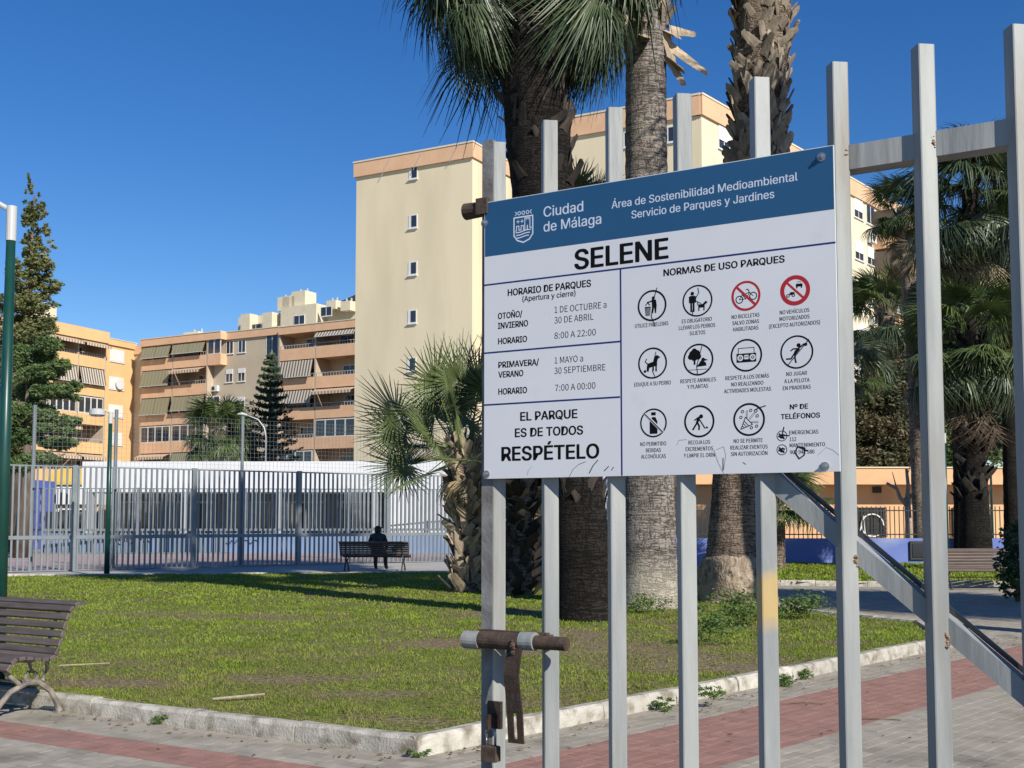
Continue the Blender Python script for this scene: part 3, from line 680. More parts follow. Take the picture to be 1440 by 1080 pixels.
for k, (px, py) in enumerate(((581.5, 251), (581, 320), (580.5, 386), (580, 454), (579, 521), (578, 588))):
    x, z = onp(PT, trz, px, py)
    b = MB(); b.box(x - .32, x + .32, -.03, .0, z - .05, z + .80); f = b.build('window', M['white'], tw)
    b = MB(); b.box(x - .10, x + .26, -.05, -.032, z + .05, z + .74); b.build('pane', M['glass'], f)
    b = MB(); b.box(x - .36, x + .36, -.12, 0, z - .11, z - .053); b.build('sill', M['white'], f)
for px, py in ((545, 236), (590, 227), (641, 216)):
    x, z = onp(PT, trz, px, py); b = MB(); b.tube([(x - .35, -.2, z - .55), (x + .35, -.25, z + .5)], .02, 5); b.build('cable_stay', M['rail'], tw)
# --- second block, corner at px 988
A2 = onp(PT, trz, 790, 400)[0]; B2 = onp(PT, trz, 989, 400)[0]
e = Vector((math.cos(trz), math.sin(trz), 0)); P2 = Vector(PT) + e * A2
t2 = thing('second_cream_block', 'cream apartment block with peach parapet rising behind the palms and the sign', 'building', tuple(P2), trz)
W2 = B2 - A2; H2 = onp(PT, trz, 989, 131)[1]
b = MB(); b.box(0, W2, 0, 10, 0, H2 - 1.2); b.build('wall', M['cream'], t2)
b = MB(); b.box(-.12, W2 - .02, -.16, 10, H2 - 1.2, H2 - .1); b.build('parapet', M['peach'], t2)
b = MB(); b.box(-.16, W2 - .02, -.2, 10, H2 - .1, H2); b.build('coping', M['ivory'], t2)
for k in range(8):
    for px in (877, 930):
        x, z = onp(PT, trz, px, 203 if px == 877 else 175); x -= A2; z -= 2.9 * k + (.2 if px == 877 else 1.1)
        if z > .5: window(t2, x, z, .75, .9, shutter=.0)
# its long side, running off to the right (VP px 2040)
C2 = Vector(PT) + e * B2; lrz = math.atan2(1650, 1320)
sb = thing('right_cream_block', 'long cream side of the apartment block with orange balconies at right', 'building', (C2.x, C2.y, 0), lrz)
def ps(px, py, yo=0): return onp((C2.x, C2.y, 0), lrz, px, py, yo)
S1 = ps(1232, 268)[0]; HS = H2
# local y runs to the left/back here, the visible face is y=0 with outward normal -y
b = MB(); b.box(0, 46, 0, 9, 0, HS - 1.2); b.build('wall', M['ivory'], sb)
b = MB(); b.box(-.12, 46, -.14, 9, HS - 1.2, HS - .1); b.build('parapet', M['peach'], sb)
b = MB(); b.box(-.16, 46, -.18, 9, HS - .1, HS); b.build('coping', M['ivory'], sb)
for k in range(8):
    for px, ww in ((1010, 1.3), (1090, 1.3), (1128, 1.3), (1201, 1.5), (1218, 1.5)):
        x, z = ps(px, 200 if px == 1010 else (235 if px < 1150 else 303)); z = ps(1010, 208)[1] - ST * k
        if z > .5: window(sb, x, z, ww, 1.35, shutter=(.62 if (k + px) % 3 else 0))
# projecting balcony stack
xb0 = ps(1229, 400)[0]
b = MB(); 
for k in range(8):
    zf_ = HS - 1.2 - ST * (k + 1)
    if zf_ < 0: break
    b = MB(); b.box(xb0, xb0 + 12, -1.6, -.002, zf_ - .15, zf_); b.box(xb0, xb0 + 12, -1.72, -1.6, zf_ - .15, zf_ + .95); b.box(xb0, xb0 + .12, -1.6, 0, zf_, zf_ + .95); b.build('balcony', M['peach'], sb)
    for j in range(6):
        b = MB(); b.box(xb0 + .1 + j * 2, xb0 + 2.0 + j * 2, -1.69, -1.63, zf_ + .95, zf_ + 2.5)
        if (k + j) % 3 == 0: b.build('blind', M['blind2'], sb)
        else:
            f = b.build('window', M['white'], sb); b = MB()
            for u in (0, 1): b.box(xb0 + .18 + j * 2 + u * .92, xb0 + 1.0 + j * 2 + u * .92, -1.72, -1.692, zf_ + 1.03, zf_ + 2.42)
            b.build('pane', M['glass'], f)
    b = MB(); b.box(xb0 - .02, xb0 + .1, -1.6, 0, zf_ + .95, zf_ + 2.55); b.build('blind', M['blind2'], sb)
    ac_unit(sb, xb0 - 1.1, zf_ + .15)
x0 = ps(1095, 200)[0]
b = MB(); b.box(x0, x0 + 8, -.9, 0, HS - 2.9, HS - 2.75); b.build('balcony', M['peach'], sb)
for j in range(6):
    b = MB(); b.box(x0 + .1 + j * 1.3, x0 + 1.35 + j * 1.3, -.88, -.82, HS - 2.74, HS - 1.3); f = b.build('window', M['white'], sb)
    b = MB(); b.box(x0 + .18 + j * 1.3, x0 + 1.27 + j * 1.3, -.92, -.883, HS - 2.66, HS - 1.4); b.build('pane', M['glass'], f)
# --- left building, two wings
lr = -math.atan(1650 / 2836)
PL_ = plane_origin(207, 126, lr, 205)
def lf(px, py, yo=0): return onp(PL_, lr, px, py, yo)
lb = thing('beige_apartment_block', 'beige apartment block with peach balconies and striped blinds behind the palm and dark conifer', 'building', PL_, lr)
xe = lf(498, 500)[0] + 1.0
sec1 = (0.0, lf(300, 500)[0]); sec2 = (sec1[1], lf(399, 500)[0]); sec3 = (sec2[1], xe)
HR = lf(250, 474.5)[1]
fl = [lf(224, y)[1] for y in (522, 561, 599, 638)]
ST1 = (fl[0] - fl[3]) / 3
floors = [fl[0] - ST1 * k for k in range(7)]
floors = [z for z in floors if z > -.5]
print('LB', HR, fl, ST1, sec1, sec2, sec3)
M['beige'] = pmat('beige_render', (.50, .42, .31), (.54, .46, .34), .5, .9, .1, 30, c3=(.46, .37, .26), s3=.2, lo3=.5, hi3=.75)
def balcony_bay(root, x0, x1, z, ztop, yf, depth, par, style, solid=.95):
    """slab, parapet, metal rail, back wall with a glazed door, blind or awning"""
    b = MB(); b.box(x0, x1, yf + .12, yf + depth, z - .12, z); b.box(x0 + .02, x1 - .02, yf, yf + .12, z - .2, z + solid); b.build('parapet', par, root)
    b = MB(); b.box(x0 + .1, x1 - .1, yf + .03, yf + .07, z + solid + .32, z + solid + .37)
    n = max(3, int((x1 - x0) / .35))
    for i in range(n + 1): x = x0 + .12 + (x1 - x0 - .24) * i / n; b.box(x - .012, x + .012, yf + .035, yf + .065, z + solid, z + solid + .32)
    b.build('railing', M['rail'], root)
    b = MB(); xm = (x0 + x1) / 2 + rnd.uniform(-.4, .4); b.box(xm - .85, xm + .85, yf + depth - .08, yf + depth - .002, z + .02, z + 2.2); f = b.build('window', M['white'], root)
    b = MB(); b.box(xm - .77, xm - .05, yf + depth - .12, yf + depth - .083, z + .1, z + 2.1); b.box(xm + .05, xm + .77, yf + depth - .12, yf + depth - .083, z + .1, z + 2.1); b.build('pane', M['glass'], f)
    if style[0] == 'blind':          # hanging over the rail, flared outwards
        lo = z + solid + style[2]; n = int(style[3]) if len(style) > 3 else 1
        for i in range(n):
            a = x0 + .1 + (x1 - x0 - .2) * i / n; c = a + (x1 - x0 - .2) / n - .06
            b = MB(); b.add([(a, yf - .02, ztop - .1), (c, yf - .02, ztop - .1), (c, yf - .42, lo), (a, yf - .42, lo), (a, yf + .0, ztop - .1), (c, yf + .0, ztop - .1), (c, yf - .40, lo), (a, yf - .40, lo)],
                  [(3, 2, 1, 0), (4, 5, 6, 7), (0, 1, 5, 4), (1, 2, 6, 5), (2, 3, 7, 6), (3, 0, 4, 7)]); b.build('blind', M[style[1]], root)
            b = MB(); b.box(a, c, yf - .45, yf - .38, lo - .08, lo - .01); b.build('blind_bar', M['lamp_grey'], root)
    elif style[0] == 'fringe':
        b = MB(); b.add([(x0 + .1, yf, ztop - .12), (x1 - .1, yf, ztop - .12), (x1 - .1, yf - .9, ztop - .45), (x0 + .1, yf - .9, ztop - .45), (x0 + .1, yf, ztop - .14), (x1 - .1, yf, ztop - .14), (x1 - .1, yf - .88, ztop - .47), (x0 + .1, yf - .88, ztop - .47)],
              [(3, 2, 1, 0), (4, 5, 6, 7), (0, 1, 5, 4), (1, 2, 6, 5), (2, 3, 7, 6), (3, 0, 4, 7)]); b.box(x0 + .1, x1 - .1, yf - .93, yf - .90, ztop - .72, ztop - .44); b.build('awning', M['fringe'], root)
    elif style[0] == 'glazed':
        n = 4; t = (x1 - x0 - .2) / n
        for i in range(n):
            b = MB(); a = x0 + .1 + i * t; b.box(a, a + t - .05, yf + .03, yf + .09, z + solid, ztop - .1); f = b.build('window', M['white'], root)
            b = MB(); b.box(a + .08, a + t - .13, yf, yf + .027, z + solid + .1, ztop - .2); b.build('pane', M['glass'], f)
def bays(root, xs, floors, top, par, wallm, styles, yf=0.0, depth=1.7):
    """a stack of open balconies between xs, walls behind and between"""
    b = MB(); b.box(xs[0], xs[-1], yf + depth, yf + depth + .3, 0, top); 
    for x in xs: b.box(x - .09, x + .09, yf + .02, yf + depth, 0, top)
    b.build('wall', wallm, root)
    for k, z in enumerate(floors):
        zt_ = (floors[k - 1] - .2) if k else top
        for j in range(len(xs) - 1):
            balcony_bay(root, xs[j] + .09, xs[j + 1] - .09, z, zt_, yf, depth, par, styles[k % len(styles)][j])
xm1 = lf(251.5, 500)[0]; solid = .95
f0 = [z for z in floors]
# parapet strip bottoms were measured: slab top sits .2 above
f0 = [z + .2 for z in f0]
topz = lf(224, 488)[1]
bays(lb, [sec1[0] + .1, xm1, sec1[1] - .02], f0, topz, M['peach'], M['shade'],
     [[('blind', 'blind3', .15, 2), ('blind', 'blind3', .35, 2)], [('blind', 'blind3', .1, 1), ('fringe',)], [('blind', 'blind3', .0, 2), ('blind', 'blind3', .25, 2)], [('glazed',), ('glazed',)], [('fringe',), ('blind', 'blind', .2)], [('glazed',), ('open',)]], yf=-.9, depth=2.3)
# plain wall with two window columns
b = MB(); b.box(sec1[1] + .07, sec3[0] - .12, 0, 12, 0, topz); b.box(sec1[0], sec1[1] + .07, 1.75, 12, 0, topz); b.box(sec3[0] - .12, sec3[1], 1.75, 12, 0, topz); b.build('wall', M['beige'], lb)
for k, z in enumerate(f0):
    for px in (318, 335):
        x = lf(px, 500)[0]; window(lb, x, z + .95, 1.0, 1.35, shutter=(0, .35, .3, 0, .5, 0)[k % 6])
    x = lf(388, 500)[0]
    if k == 0: window(lb, x - 1.3, z + .2, 1.6, 2.3)
    if k % 2 == 1: ac_unit(lb, sec1[1] + .1, z + .1)
    # glazed corner bay
    if k in (0, 2):
        xx = sec1[1] - .0; b = MB(); b.box(xx + .08, xx + 1.9, -.9, -.003, z - .2, z + .95); b.build('parapet', M['peach'], lb)
        for j in range(2):
            b = MB(); b.box(xx + .1 + j * .9, xx + .95 + j * .9, -.86, -.8, z + .95, z + 2.5); f = b.build('window', M['white'], lb)
            b = MB(); b.box(xx + .2 + j * .9, xx + .86 + j * .9, -.9, -.863, z + 1.05, z + 2.4); b.build('pane', M['glass'], f)
xm3 = lf(449.5, 500)[0]
off3 = (lf(425, 507)[1]) - f0[0] + .2
f3 = [z + off3 for z in f0]
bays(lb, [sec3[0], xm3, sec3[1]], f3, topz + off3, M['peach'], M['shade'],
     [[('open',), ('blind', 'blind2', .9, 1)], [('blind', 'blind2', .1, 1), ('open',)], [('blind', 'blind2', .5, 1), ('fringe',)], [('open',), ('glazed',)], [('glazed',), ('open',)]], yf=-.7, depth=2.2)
for (a, c, yf, dz) in ((sec1[0], sec1[1] + 2.0, -1.05, 0), (sec1[1] + 2.0, sec3[0], -.2, 0), (sec3[0], sec3[1], -.85, off3)):
    b = MB(); b.box(a, c, yf, 12, topz + dz, HR + dz - .08 + (0)); b.build('roof_parapet', M['peach'], lb)
    b = MB(); b.box(a - .05, c + .05 if a != sec1[0] else c, yf - .05, 12, HR + dz - .08, HR + dz); b.build('coping', M['ivory'], lb)
def chimney(root, x, y, z, w_=.9, h_=1.8, m='ivory'):
    b = MB(); b.box(x - w_ / 2, x + w_ / 2, y, y + w_, z, z + h_); f = b.build('chimney', M[m], root)
    b = MB()
    for a in (-.25, .25): b.tube([(x + a * w_, y + w_ / 2, z + h_), (x + a * w_, y + w_ / 2, z + h_ + .45)], .13, 8)
    b.build('chimney_pot', M['rail'], f)
x, z = lf(268, 470, 3); chimney(lb, x, 3, HR - .2, 2.2, 1.3)
# --- left wing turning towards us
L2r = math.atan2(1650, 690)
cP = Vector(PL_)
def l2o():
    # corner near px 187 a little in front of the beige block
    r = at(187, 600, 128); return r
r = l2o(); e2 = Vector((math.cos(L2r), math.sin(L2r), 0))
# the wing's visible face runs from far left/near to its far corner: frame origin at the near end px 40
def wing_x(px): return onp((r.x, r.y, 0), L2r, px, 600)[0]
xn = wing_x(20); o2 = Vector((r.x, r.y, 0)) + e2 * xn; PW_ = (o2.x, o2.y, 0)
def wf(px, py, yo=0): return onp(PW_, L2r, px, py, yo)
wg = thing('orange_apartment_wing', 'sunlit orange apartment wing with awnings partly behind the tree at left', 'building', PW_, L2r)
xW = wf(187, 600)[0]; xB = wf(142, 600)[0]; HW = wf(165, 478)[1]
zfl = [wf(100, y)[1] for y in (513, 553, 595)]; stw = (zfl[0] - zfl[2]) / 2; print('WG', HW, zfl, stw, xB, xW)
fw = [zfl[0] + .2 - stw * k for k in range(7) if zfl[0] - stw * k > -.5]
tw_ = wf(165, 487)[1]
b = MB(); b.box(xB + .1, xW, 0, 11, 0, tw_); b.box(0, xB + .1, 1.9, 11, 0, tw_); b.build('wall', M['orange'], wg)
nb = 3; xs = [0 + xB * i / nb for i in range(nb + 1)]
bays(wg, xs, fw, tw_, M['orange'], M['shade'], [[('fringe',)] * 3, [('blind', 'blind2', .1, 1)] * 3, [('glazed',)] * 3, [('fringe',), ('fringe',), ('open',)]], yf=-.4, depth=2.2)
b = MB(); b.box(0, xB + .3, -.6, 11, tw_, HW + .5); b.box(xB + .3, xW + .1, -.2, 11, tw_, HW - .05); b.build('roof_parapet', M['orange'], wg)
b = MB(); b.box(xB + .3, xW + .15, -.25, 11, HW - .05, HW + .03); b.build('coping', M['ivory'], wg)
for k, z in enumerate(fw):
    x = wf(152, 600)[0]; window(wg, x, z + .9, 2.2, 1.35, shutter=.95)
x = wf(166, 540)[0]; z = wf(166, 540)[1]
b = MB(); b.tube([(x, -.25, z), (x, -.32, z)], .62, 16); f = b.build('satellite_dish', M['acwhite'], wg); b = MB(); b.tube([(x, -.25, z - .3), (x, 0, z - .5)], .05, 6); b.build('bracket', M['rail'], f)
chimney(wg, wf(89, 460)[0], 2, HW + .2, 2.2, 2.4)
# narrow strip in the inner corner
rn = at(186, 600, 127.6); st_ = thing('corner_apartment_strip', 'narrow pale orange corner strip between the two left apartment wings', 'building', (rn.x, rn.y, 0), lr)
xs_ = onp((rn.x, rn.y, 0), lr, 207, 600)[0]; hs = onp((rn.x, rn.y, 0), lr, 195, 486)[1]
b = MB(); b.box(-.3, xs_ - .25, .3, 8, 0, hs - .9); b.build('wall', M['beige'], st_); b = MB(); b.box(-.3, xs_ - .25, .15, 8, hs - .9, hs); b.build('roof_parapet', M['peach'], st_)
for z in f0: window(st_, xs_ * .48, z + .9, 1.1, 1.3, y=.3, shutter=.6)
# --- cream penthouses behind
pr = lr; PPo = plane_origin(400, 150, pr, 335)
pf_ = lambda px, py, yo=0: onp(PPo, pr, px, py, yo)
pe = thing('cream_penthouse_block', 'cream roof storeys and chimneys of a farther block above the beige one', 'building', PPo, pr)
b = MB()
xA, zA = pf_(335, 447); xB_, _ = pf_(402, 447)
b.box(xA, xB_, 0, 10, 0, zA); x2, z2 = pf_(402, 434); x3, _ = pf_(452, 440); b.box(xB_, x3, -1, 10, 0, z2); x4, z4 = pf_(448, 427); x5, _ = pf_(540, 430); b.box(x3, x5, 1, 10, 0, z4); b.build('wall', M['ivory'], pe)
b = MB(); b.add([(xB_ + 4, 3, z4), (x5, 0, z4 + .3), (x5, 9, z4 + .3), (xB_ + 4, 9, z4), (xB_ + 9, 4, z4 + 1.8), (x5, 4, z4 + 1.5)], [(0, 1, 5, 4), (4, 5, 2, 3), (0, 4, 3)]); b.build('roof', M['dark'], pe)
for px, py, w_, hp in ((356, 447, 1.6, 26), (387, 445, 1.6, 30), (402, 432, 2.0, 16), (409, 432, 2.0, 16), (423, 432, 2.2, 24), (469, 430, 1.5, 9), (489, 432, 1.5, 10)):
    x, z = pf_(px, py); z1 = pf_(px, py - hp)[1]
    if px < 395: b = MB(); b.box(x - w_ / 2, x + w_ / 2, -1.5, 0, z - 5, z + .3); b.build('chimney', M['ivory'], pe)
    else: chimney(pe, x, -.5, z - .5, w_, z1 - z + .3)
for px, py in ((421, 450), (459, 438), (360, 462)):
    x, z = pf_(px, py, -1); window(pe, x - .9, z - .6, 1.8, 1.2, y=-1.03)
# ================================================================ VEGETATION
def frond_mesh(name, mat, seed, pet=.9, rad=.95, nseg=34, droop=.5, spread=150, wseg=.052, curl=0.0, tear=0, cut=.40):
    """fan leaf: petiole along +x from the origin, blade of pleated segments joined to mid length, tips split"""
    g = random.Random(seed); mb = MB()
    # petiole, flattened, slightly arched
    pts = [Vector((pet * t, 0, -.10 * pet * droop * t * t)) for t in (0, .35, .7, 1)]
    mb.tube(pts, [.022, .017, .013, .010], 4, sq=.6)
    hub = pts[-1]; dirx = (pts[-1] - pts[-2]).normalized()
    A = math.radians(spread) ; half = A / nseg
    for i in range(nseg):
        if tear and g.random() < tear: continue
        a = -A + 2 * A * (i + .5) / nseg
        r = rad * (.78 + .22 * math.cos(a * .55)) * g.uniform(.78, 1.08); dr = droop * g.uniform(.6, 1.45)
        d = Vector((math.cos(a), math.sin(a), 0)); sd = Vector((-math.sin(a), math.cos(a), 0))
        lift = .10 * math.cos(a)
        def pt(t, off, up=0):
            z = lift * r * t - dr * r * (max(0, t - .30) ** 1.6) * 1.1 - curl * r * abs(math.sin(a)) * t * t
            sh = 1 - .35 * droop * max(0, t - .5)
            return hub + d * (r * t * sh) + sd * off + Vector((0, 0, z + up))
        tw = g.uniform(-.3, .3)
        w1 = rad * .45 * math.tan(half) * 1.02; w2 = wseg * .42 * rad
        T = ((.03, .004), (cut, w1 * .9 * cut / .40), (.70, w2), (1.0, .003))
        vs = []
        for t, hw in T:
            jit = g.uniform(-.035, .035) * r * (t > .6) * (1 + (t > .9))
            vs += [pt(t, -hw + jit), pt(t, jit, hw * .55), pt(t, hw + jit)]
        fs = []
        for k in range(3): fs += [(3 * k, 3 * k + 3, 3 * k + 4, 3 * k + 1), (3 * k + 1, 3 * k + 4, 3 * k + 5, 3 * k + 2)]
        mb.add(vs, fs)
    return mb.mesh(name, mat)
FR = {
 'stiff': [frond_mesh('fan_leaf', M['frond'], s, pet=.85, rad=.80, droop=.12, spread=152, wseg=.045, nseg=40) for s in (1, 2, 3)],
 'young': [frond_mesh('fan_leaf', M['frond_young'], s, pet=1.15, rad=.85, droop=.07, spread=155, wseg=.034, nseg=46, cut=.27) for s in (31, 32, 33)],
 'soft': [frond_mesh('fan_leaf', M['frond_grey'], s, pet=1.0, rad=1.05, droop=d, spread=125, wseg=.034, nseg=46, curl=.35) for s, d in ((4, .9), (5, 1.3), (6, 1.1))],
 'fine': [frond_mesh('fan_leaf', M['frond_grey'], s, pet=1.0, rad=1.05, droop=d, spread=115, wseg=.026, nseg=56, curl=.5, cut=.3, tear=.06) for s, d in ((44, 1.2), (45, 1.6), (46, 1.4))],
 'lush': [frond_mesh('fan_leaf', M['frond'], s, pet=.95, rad=1.0, droop=d, spread=130, wseg=.040, nseg=42, curl=.2) for s, d in ((14, .45), (15, .7))],
 'dead': [frond_mesh('dead_fan_leaf', M['frond_dead'], s, pet=.8, rad=1.0, droop=1.0, spread=70, wseg=.035, nseg=22, curl=.4, tear=.1) for s in (7, 8)],
 'dead_dark': [frond_mesh('dead_fan_leaf', M['frond_dead_dark'], s, pet=.6, rad=1.0, droop=.9, spread=50, wseg=.03, nseg=22, curl=.3, tear=.1) for s in (17, 18)],
 'yellow': [frond_mesh('fan_leaf', M['frond_yellow'], 9, pet=.9, rad=1.0, droop=.5, spread=110, wseg=.06, nseg=26)],
}
def place(o, pos, xdir, up, sc):
    x = xdir.normalized(); y = up.cross(x)
    if y.length < .05: y = Vector((0, 1, 0)).cross(x)
    y.normalize(); z = x.cross(y)
    m = Matrix((x, y, z)).transposed().to_4x4(); m.translation = pos
    o.matrix_basis = m @ Matrix.Diagonal((sc, sc, sc, 1)); return o
def boot_mesh(name, mat, seed, L_=.30, W_=.20):
    g = random.Random(seed); mb = MB(); n = 4; rows = []
    for i in range(n + 1):
        t = i / n; w_ = W_ * (1 - .45 * t) * .5 * g.uniform(.9, 1.1); th = .03 * (1 - t * .5)
        x = .04 + L_ * t * .55; z = L_ * t * .9
        rows.append([(x, -w_, z + g.uniform(-.01, .01)), (x + th, -w_ * .5, z + .02), (x + th, w_ * .5, z + .02), (x, w_, z + g.uniform(-.01, .01)), (x - .015, 0, z + .015)])
    for a, c in zip(rows, rows[1:]): mb.add(a + c, [(k, (k + 1) % 5, 5 + (k + 1) % 5, 5 + k) for k in range(5)])
    mb.add(rows[-1], [(0, 1, 2, 3, 4)])
    return mb.mesh(name, mat)
BOOT = {k: [boot_mesh('leaf_base', M[m], s, L_=l) for s, l in ((1, .30), (2, .36), (3, .25))] for k, m in (('mid', 'boot'), ('dark', 'boot_shaded'), ('pale', 'boot_pale'))}
def trunk_mesh(path, rad, mat, seed, nz=60, seg=28, rough=.03, ring=.12, hang=0.0):
    """path/rad: lists over height; fine rings and lumps"""
    V = []; n = len(path); P = [Vector(p) for p in path]
    def samp(t):
        f = t * (n - 1); i = min(int(f), n - 2); u = f - i; return P[i].lerp(P[i + 1], u), rad[i] * (1 - u) + rad[i + 1] * u
    for i in range(nz + 1):
        t = i / nz; c, r = samp(t)
        for k in range(seg):
            a = 2 * math.pi * k / seg
            nn = mnoise.noise(Vector((math.cos(a) * 1.3 + seed, math.sin(a) * 1.3, c.z * .9))) * rough * 1.2 + mnoise.noise(Vector((math.cos(a) * 4, math.sin(a) * 4 + seed, c.z * 5))) * rough * .5
            rr = r * (1 + nn) + (.006 if i % 2 else -.004)
            V.append((c.x + math.cos(a) * rr, c.y + math.sin(a) * rr, c.z))
    F = [(i * seg + k, i * seg + (k + 1) % seg, (i + 1) * seg + (k + 1) % seg, (i + 1) * seg + k) for i in range(nz) for k in range(seg)]
    F.append(tuple((nz * seg) + k for k in range(seg)))
    me = bpy.data.meshes.new('trunk'); me.from_pydata(V, [], F); me.materials.append(mat); me.polygons.foreach_set('use_smooth', [True] * len(F)); me.update(); return me, samp
def palm(label, base, path, rad, tmat, crown=(), boots=(), seed=1, gap=None, group=None, name='palm_tree', rough=.03, cat='palm tree', top=None, nz=60):
    """crown: (kind, count, elev_lo, elev_hi, scale, z_offset_lo, z_offset_hi); boots: (kind, t0, t1, count, size, tilt)"""
    g = random.Random(seed)
    root = thing(name, label, cat, (base[0], base[1], base[2] if len(base) > 2 else .06), 0, group)
    me, samp = trunk_mesh(path, rad, tmat, seed, rough=rough, nz=nz); link('trunk', me, root)
    for kind, t0, t1, cnt, size, tilt in boots:
        for i in range(cnt):
            t = t0 + (t1 - t0) * (i + g.random()) / cnt; a = i * 2.39996 + g.uniform(-.25, .25); c, r = samp(t)
            o = link('leaf_base', g.choice(BOOT[kind]), root)
            d = Vector((math.cos(a), math.sin(a), 0)); o.location = c + d * (r * .93 - .02)
            o.rotation_euler = Matrix.Rotation(a + g.uniform(-.3, .3), 4, 'Z').to_euler()
            o.rotation_euler.rotate(Matrix.Rotation(g.choice((-1, 1)) * g.uniform(.25, .85), 4, d))
            o.rotation_euler.rotate(Matrix.Rotation(tilt + g.uniform(-.25, .25), 4, Vector((-d.y, d.x, 0))))
            s_ = size * g.uniform(.75, 1.25); o.scale = (s_, s_, s_ * g.uniform(.85, 1.1))
    c, r = samp(1.0)
    if top is not None: c = Vector(top)
    for kind, cnt, e0, e1, sc, z0, z1 in crown:
        for i in range(cnt):
            a = i * 2.39996 + g.uniform(-.35, .35); u = (i + g.random()) / cnt; el = R(e0 + (e1 - e0) * u)
            zz = z0 + (z1 - z0) * u
            if gap and el < R(25) and abs((a + math.pi / 2 + math.pi) % (2 * math.pi) - math.pi) < gap: continue
            d = Vector((math.cos(a) * math.cos(el), math.sin(a) * math.cos(el), math.sin(el)))
            o = link('fan_leaf', g.choice(FR[kind]), root)
            place(o, c + Vector((math.cos(a), math.sin(a), 0)) * r * .6 + Vector((0, 0, zz)), d, (Vector((g.uniform(-1.1, 1.1), g.uniform(-1.3, .2), .8)) if kind == 'young' else Vector((g.uniform(-.35, .35), g.uniform(-.35, .35), 1))), sc * g.uniform(.82, 1.15))
    return root
def rel(base, pts):
    """photo points (px,py) at the tree's depth -> local path"""
    return [(at(px, py, base.y).x - base.x, 0, at(px, py, base.y).z - .06) for px, py in pts]
# 1: young fan palm left of the gate
b1 = gnd(656, 838)
palm('young fan palm with shaggy pale trunk left of the gate post, stiff green fans', (b1.x, b1.y), [(0, 0, 0), (0, 0, 1.1), (.0, 0, 2.1), (-.08, 0, 2.75)], [.26, .23, .27, .24], M['trunk_brown'],
     crown=[('young', 12, 84, 40, 1.0, 0, .1), ('young', 17, 40, 0, 1.08, -.1, 0), ('young', 9, 0, -28, 1.08, -.2, 0), ('dead', 7, -55, -75, .55, -.25, -.1)],
     boots=[('pale', .0, .5, 110, .95, -.1), ('pale', .42, 1.0, 150, .9, -.2), ('mid', .1, .9, 70, .9, .25)], seed=4)
# 2: second shaggy trunk behind the post, its crown hidden by the sign
b2_ = gnd(728, 842)
palm('shaggy dark trunked fan palm between gate post and first bar, crown hidden', (b2_.x, b2_.y), [(0, 0, 0), (.03, 0, 1.3), (.08, 0, 2.6), (.2, 0, 4.0)], [.27, .24, .30, .26], M['trunk_brown'],
     crown=[('stiff', 14, 80, 30, .62, 0, .1), ('stiff', 12, 30, -20, .6, 0, 0), ('dead', 12, -40, -75, .5, -.4, 0)],
     boots=[('dark', 0, .55, 90, 1.0, .1), ('pale', .35, .8, 40, 1.0, .7), ('mid', .5, 1, 70, 1, -.2)], seed=9)
# grey trunk farther back between those
b2b = gnd(765, 823)
palm('grey trunked palm standing farther back behind the first gate bar', (b2b.x, b2b.y), [(0, 0, 0), (.2, 0, 4), (.85, 0, 7.9)], [.46, .36, .30], M['trunk_brown'],
     crown=[('stiff', 22, 80, -10, .95, 0, .1), ('dead', 10, -40, -75, .8, -.5, 0)], boots=[('mid', .7, 1, 40, 1, -.2)], seed=10)
# 3: big dark palm leaning left, booted above
b3 = gnd(824, 880)
p3 = rel(b3, [(826, 880), (822, 800), (815, 700), (797, 560), (775, 400), (757, 200), (750, 60), (747, -60)])
palm('massive dark palm leaning left with hanging leaves above the sign', (b3.x, b3.y), p3, [.46, .39, .35, .38, .43, .45, .46, .43], M['trunk_shaded'], gap=1.0,
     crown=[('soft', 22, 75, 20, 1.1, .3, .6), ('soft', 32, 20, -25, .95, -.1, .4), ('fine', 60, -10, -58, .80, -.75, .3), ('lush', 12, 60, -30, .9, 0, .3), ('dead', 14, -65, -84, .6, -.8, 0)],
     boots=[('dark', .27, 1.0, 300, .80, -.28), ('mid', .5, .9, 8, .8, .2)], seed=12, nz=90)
# 4: smooth grey palm
b4 = gnd(912, 862)
p4 = rel(b4, [(913, 862), (913, 800), (912, 700), (911, 500), (909, 240), (908, 60), (910, -80), (912, -210)])
t4 = palm('tall smooth grey trunked palm with whitened foot behind the third bar gap', (b4.x, b4.y), p4, [.47, .44, .405, .37, .335, .32, .33, .34], M['trunk_grey'],
     crown=[('soft', 34, 75, 5, 1.45, .2, .5), ('soft', 26, 0, -35, 1.0, -.3, 0), ('dead', 14, -35, -60, .45, -.5, -.1)], boots=[('mid', .72, .88, 60, .9, -.2), ('pale', .70, .76, 10, 1.5, 1.6), ('mid', .86, 1, 60, 1, -.2)], seed=13, rough=.02, nz=120)
for i, (px, py, dx, dy, dz, s_) in enumerate(((936, 42, .25, -.2, -.9, 2.6), (938, 60, .8, -.2, -.55, 2.3), (938, 75, .45, -.3, -.8, 2.4), (940, 40, .75, -.1, -.05, 1.5), (885, 30, -.5, -.5, .4, 1.2))):
    q = at(px, py, b4.y - .2); o = link('leaf_base', BOOT['pale'][i % 3], t4); z_ = Vector((dx, dy, dz)).normalized(); y_ = Vector((.2, -.9, .1)).cross(z_).normalized(); x_ = y_.cross(z_)
    m_ = Matrix((x_, y_, z_)).transposed().to_4x4(); m_.translation = Vector((q.x - b4.x, -.2, q.z - .06)); o.matrix_basis = m_ @ Matrix.Diagonal((.8, .9, s_, 1))
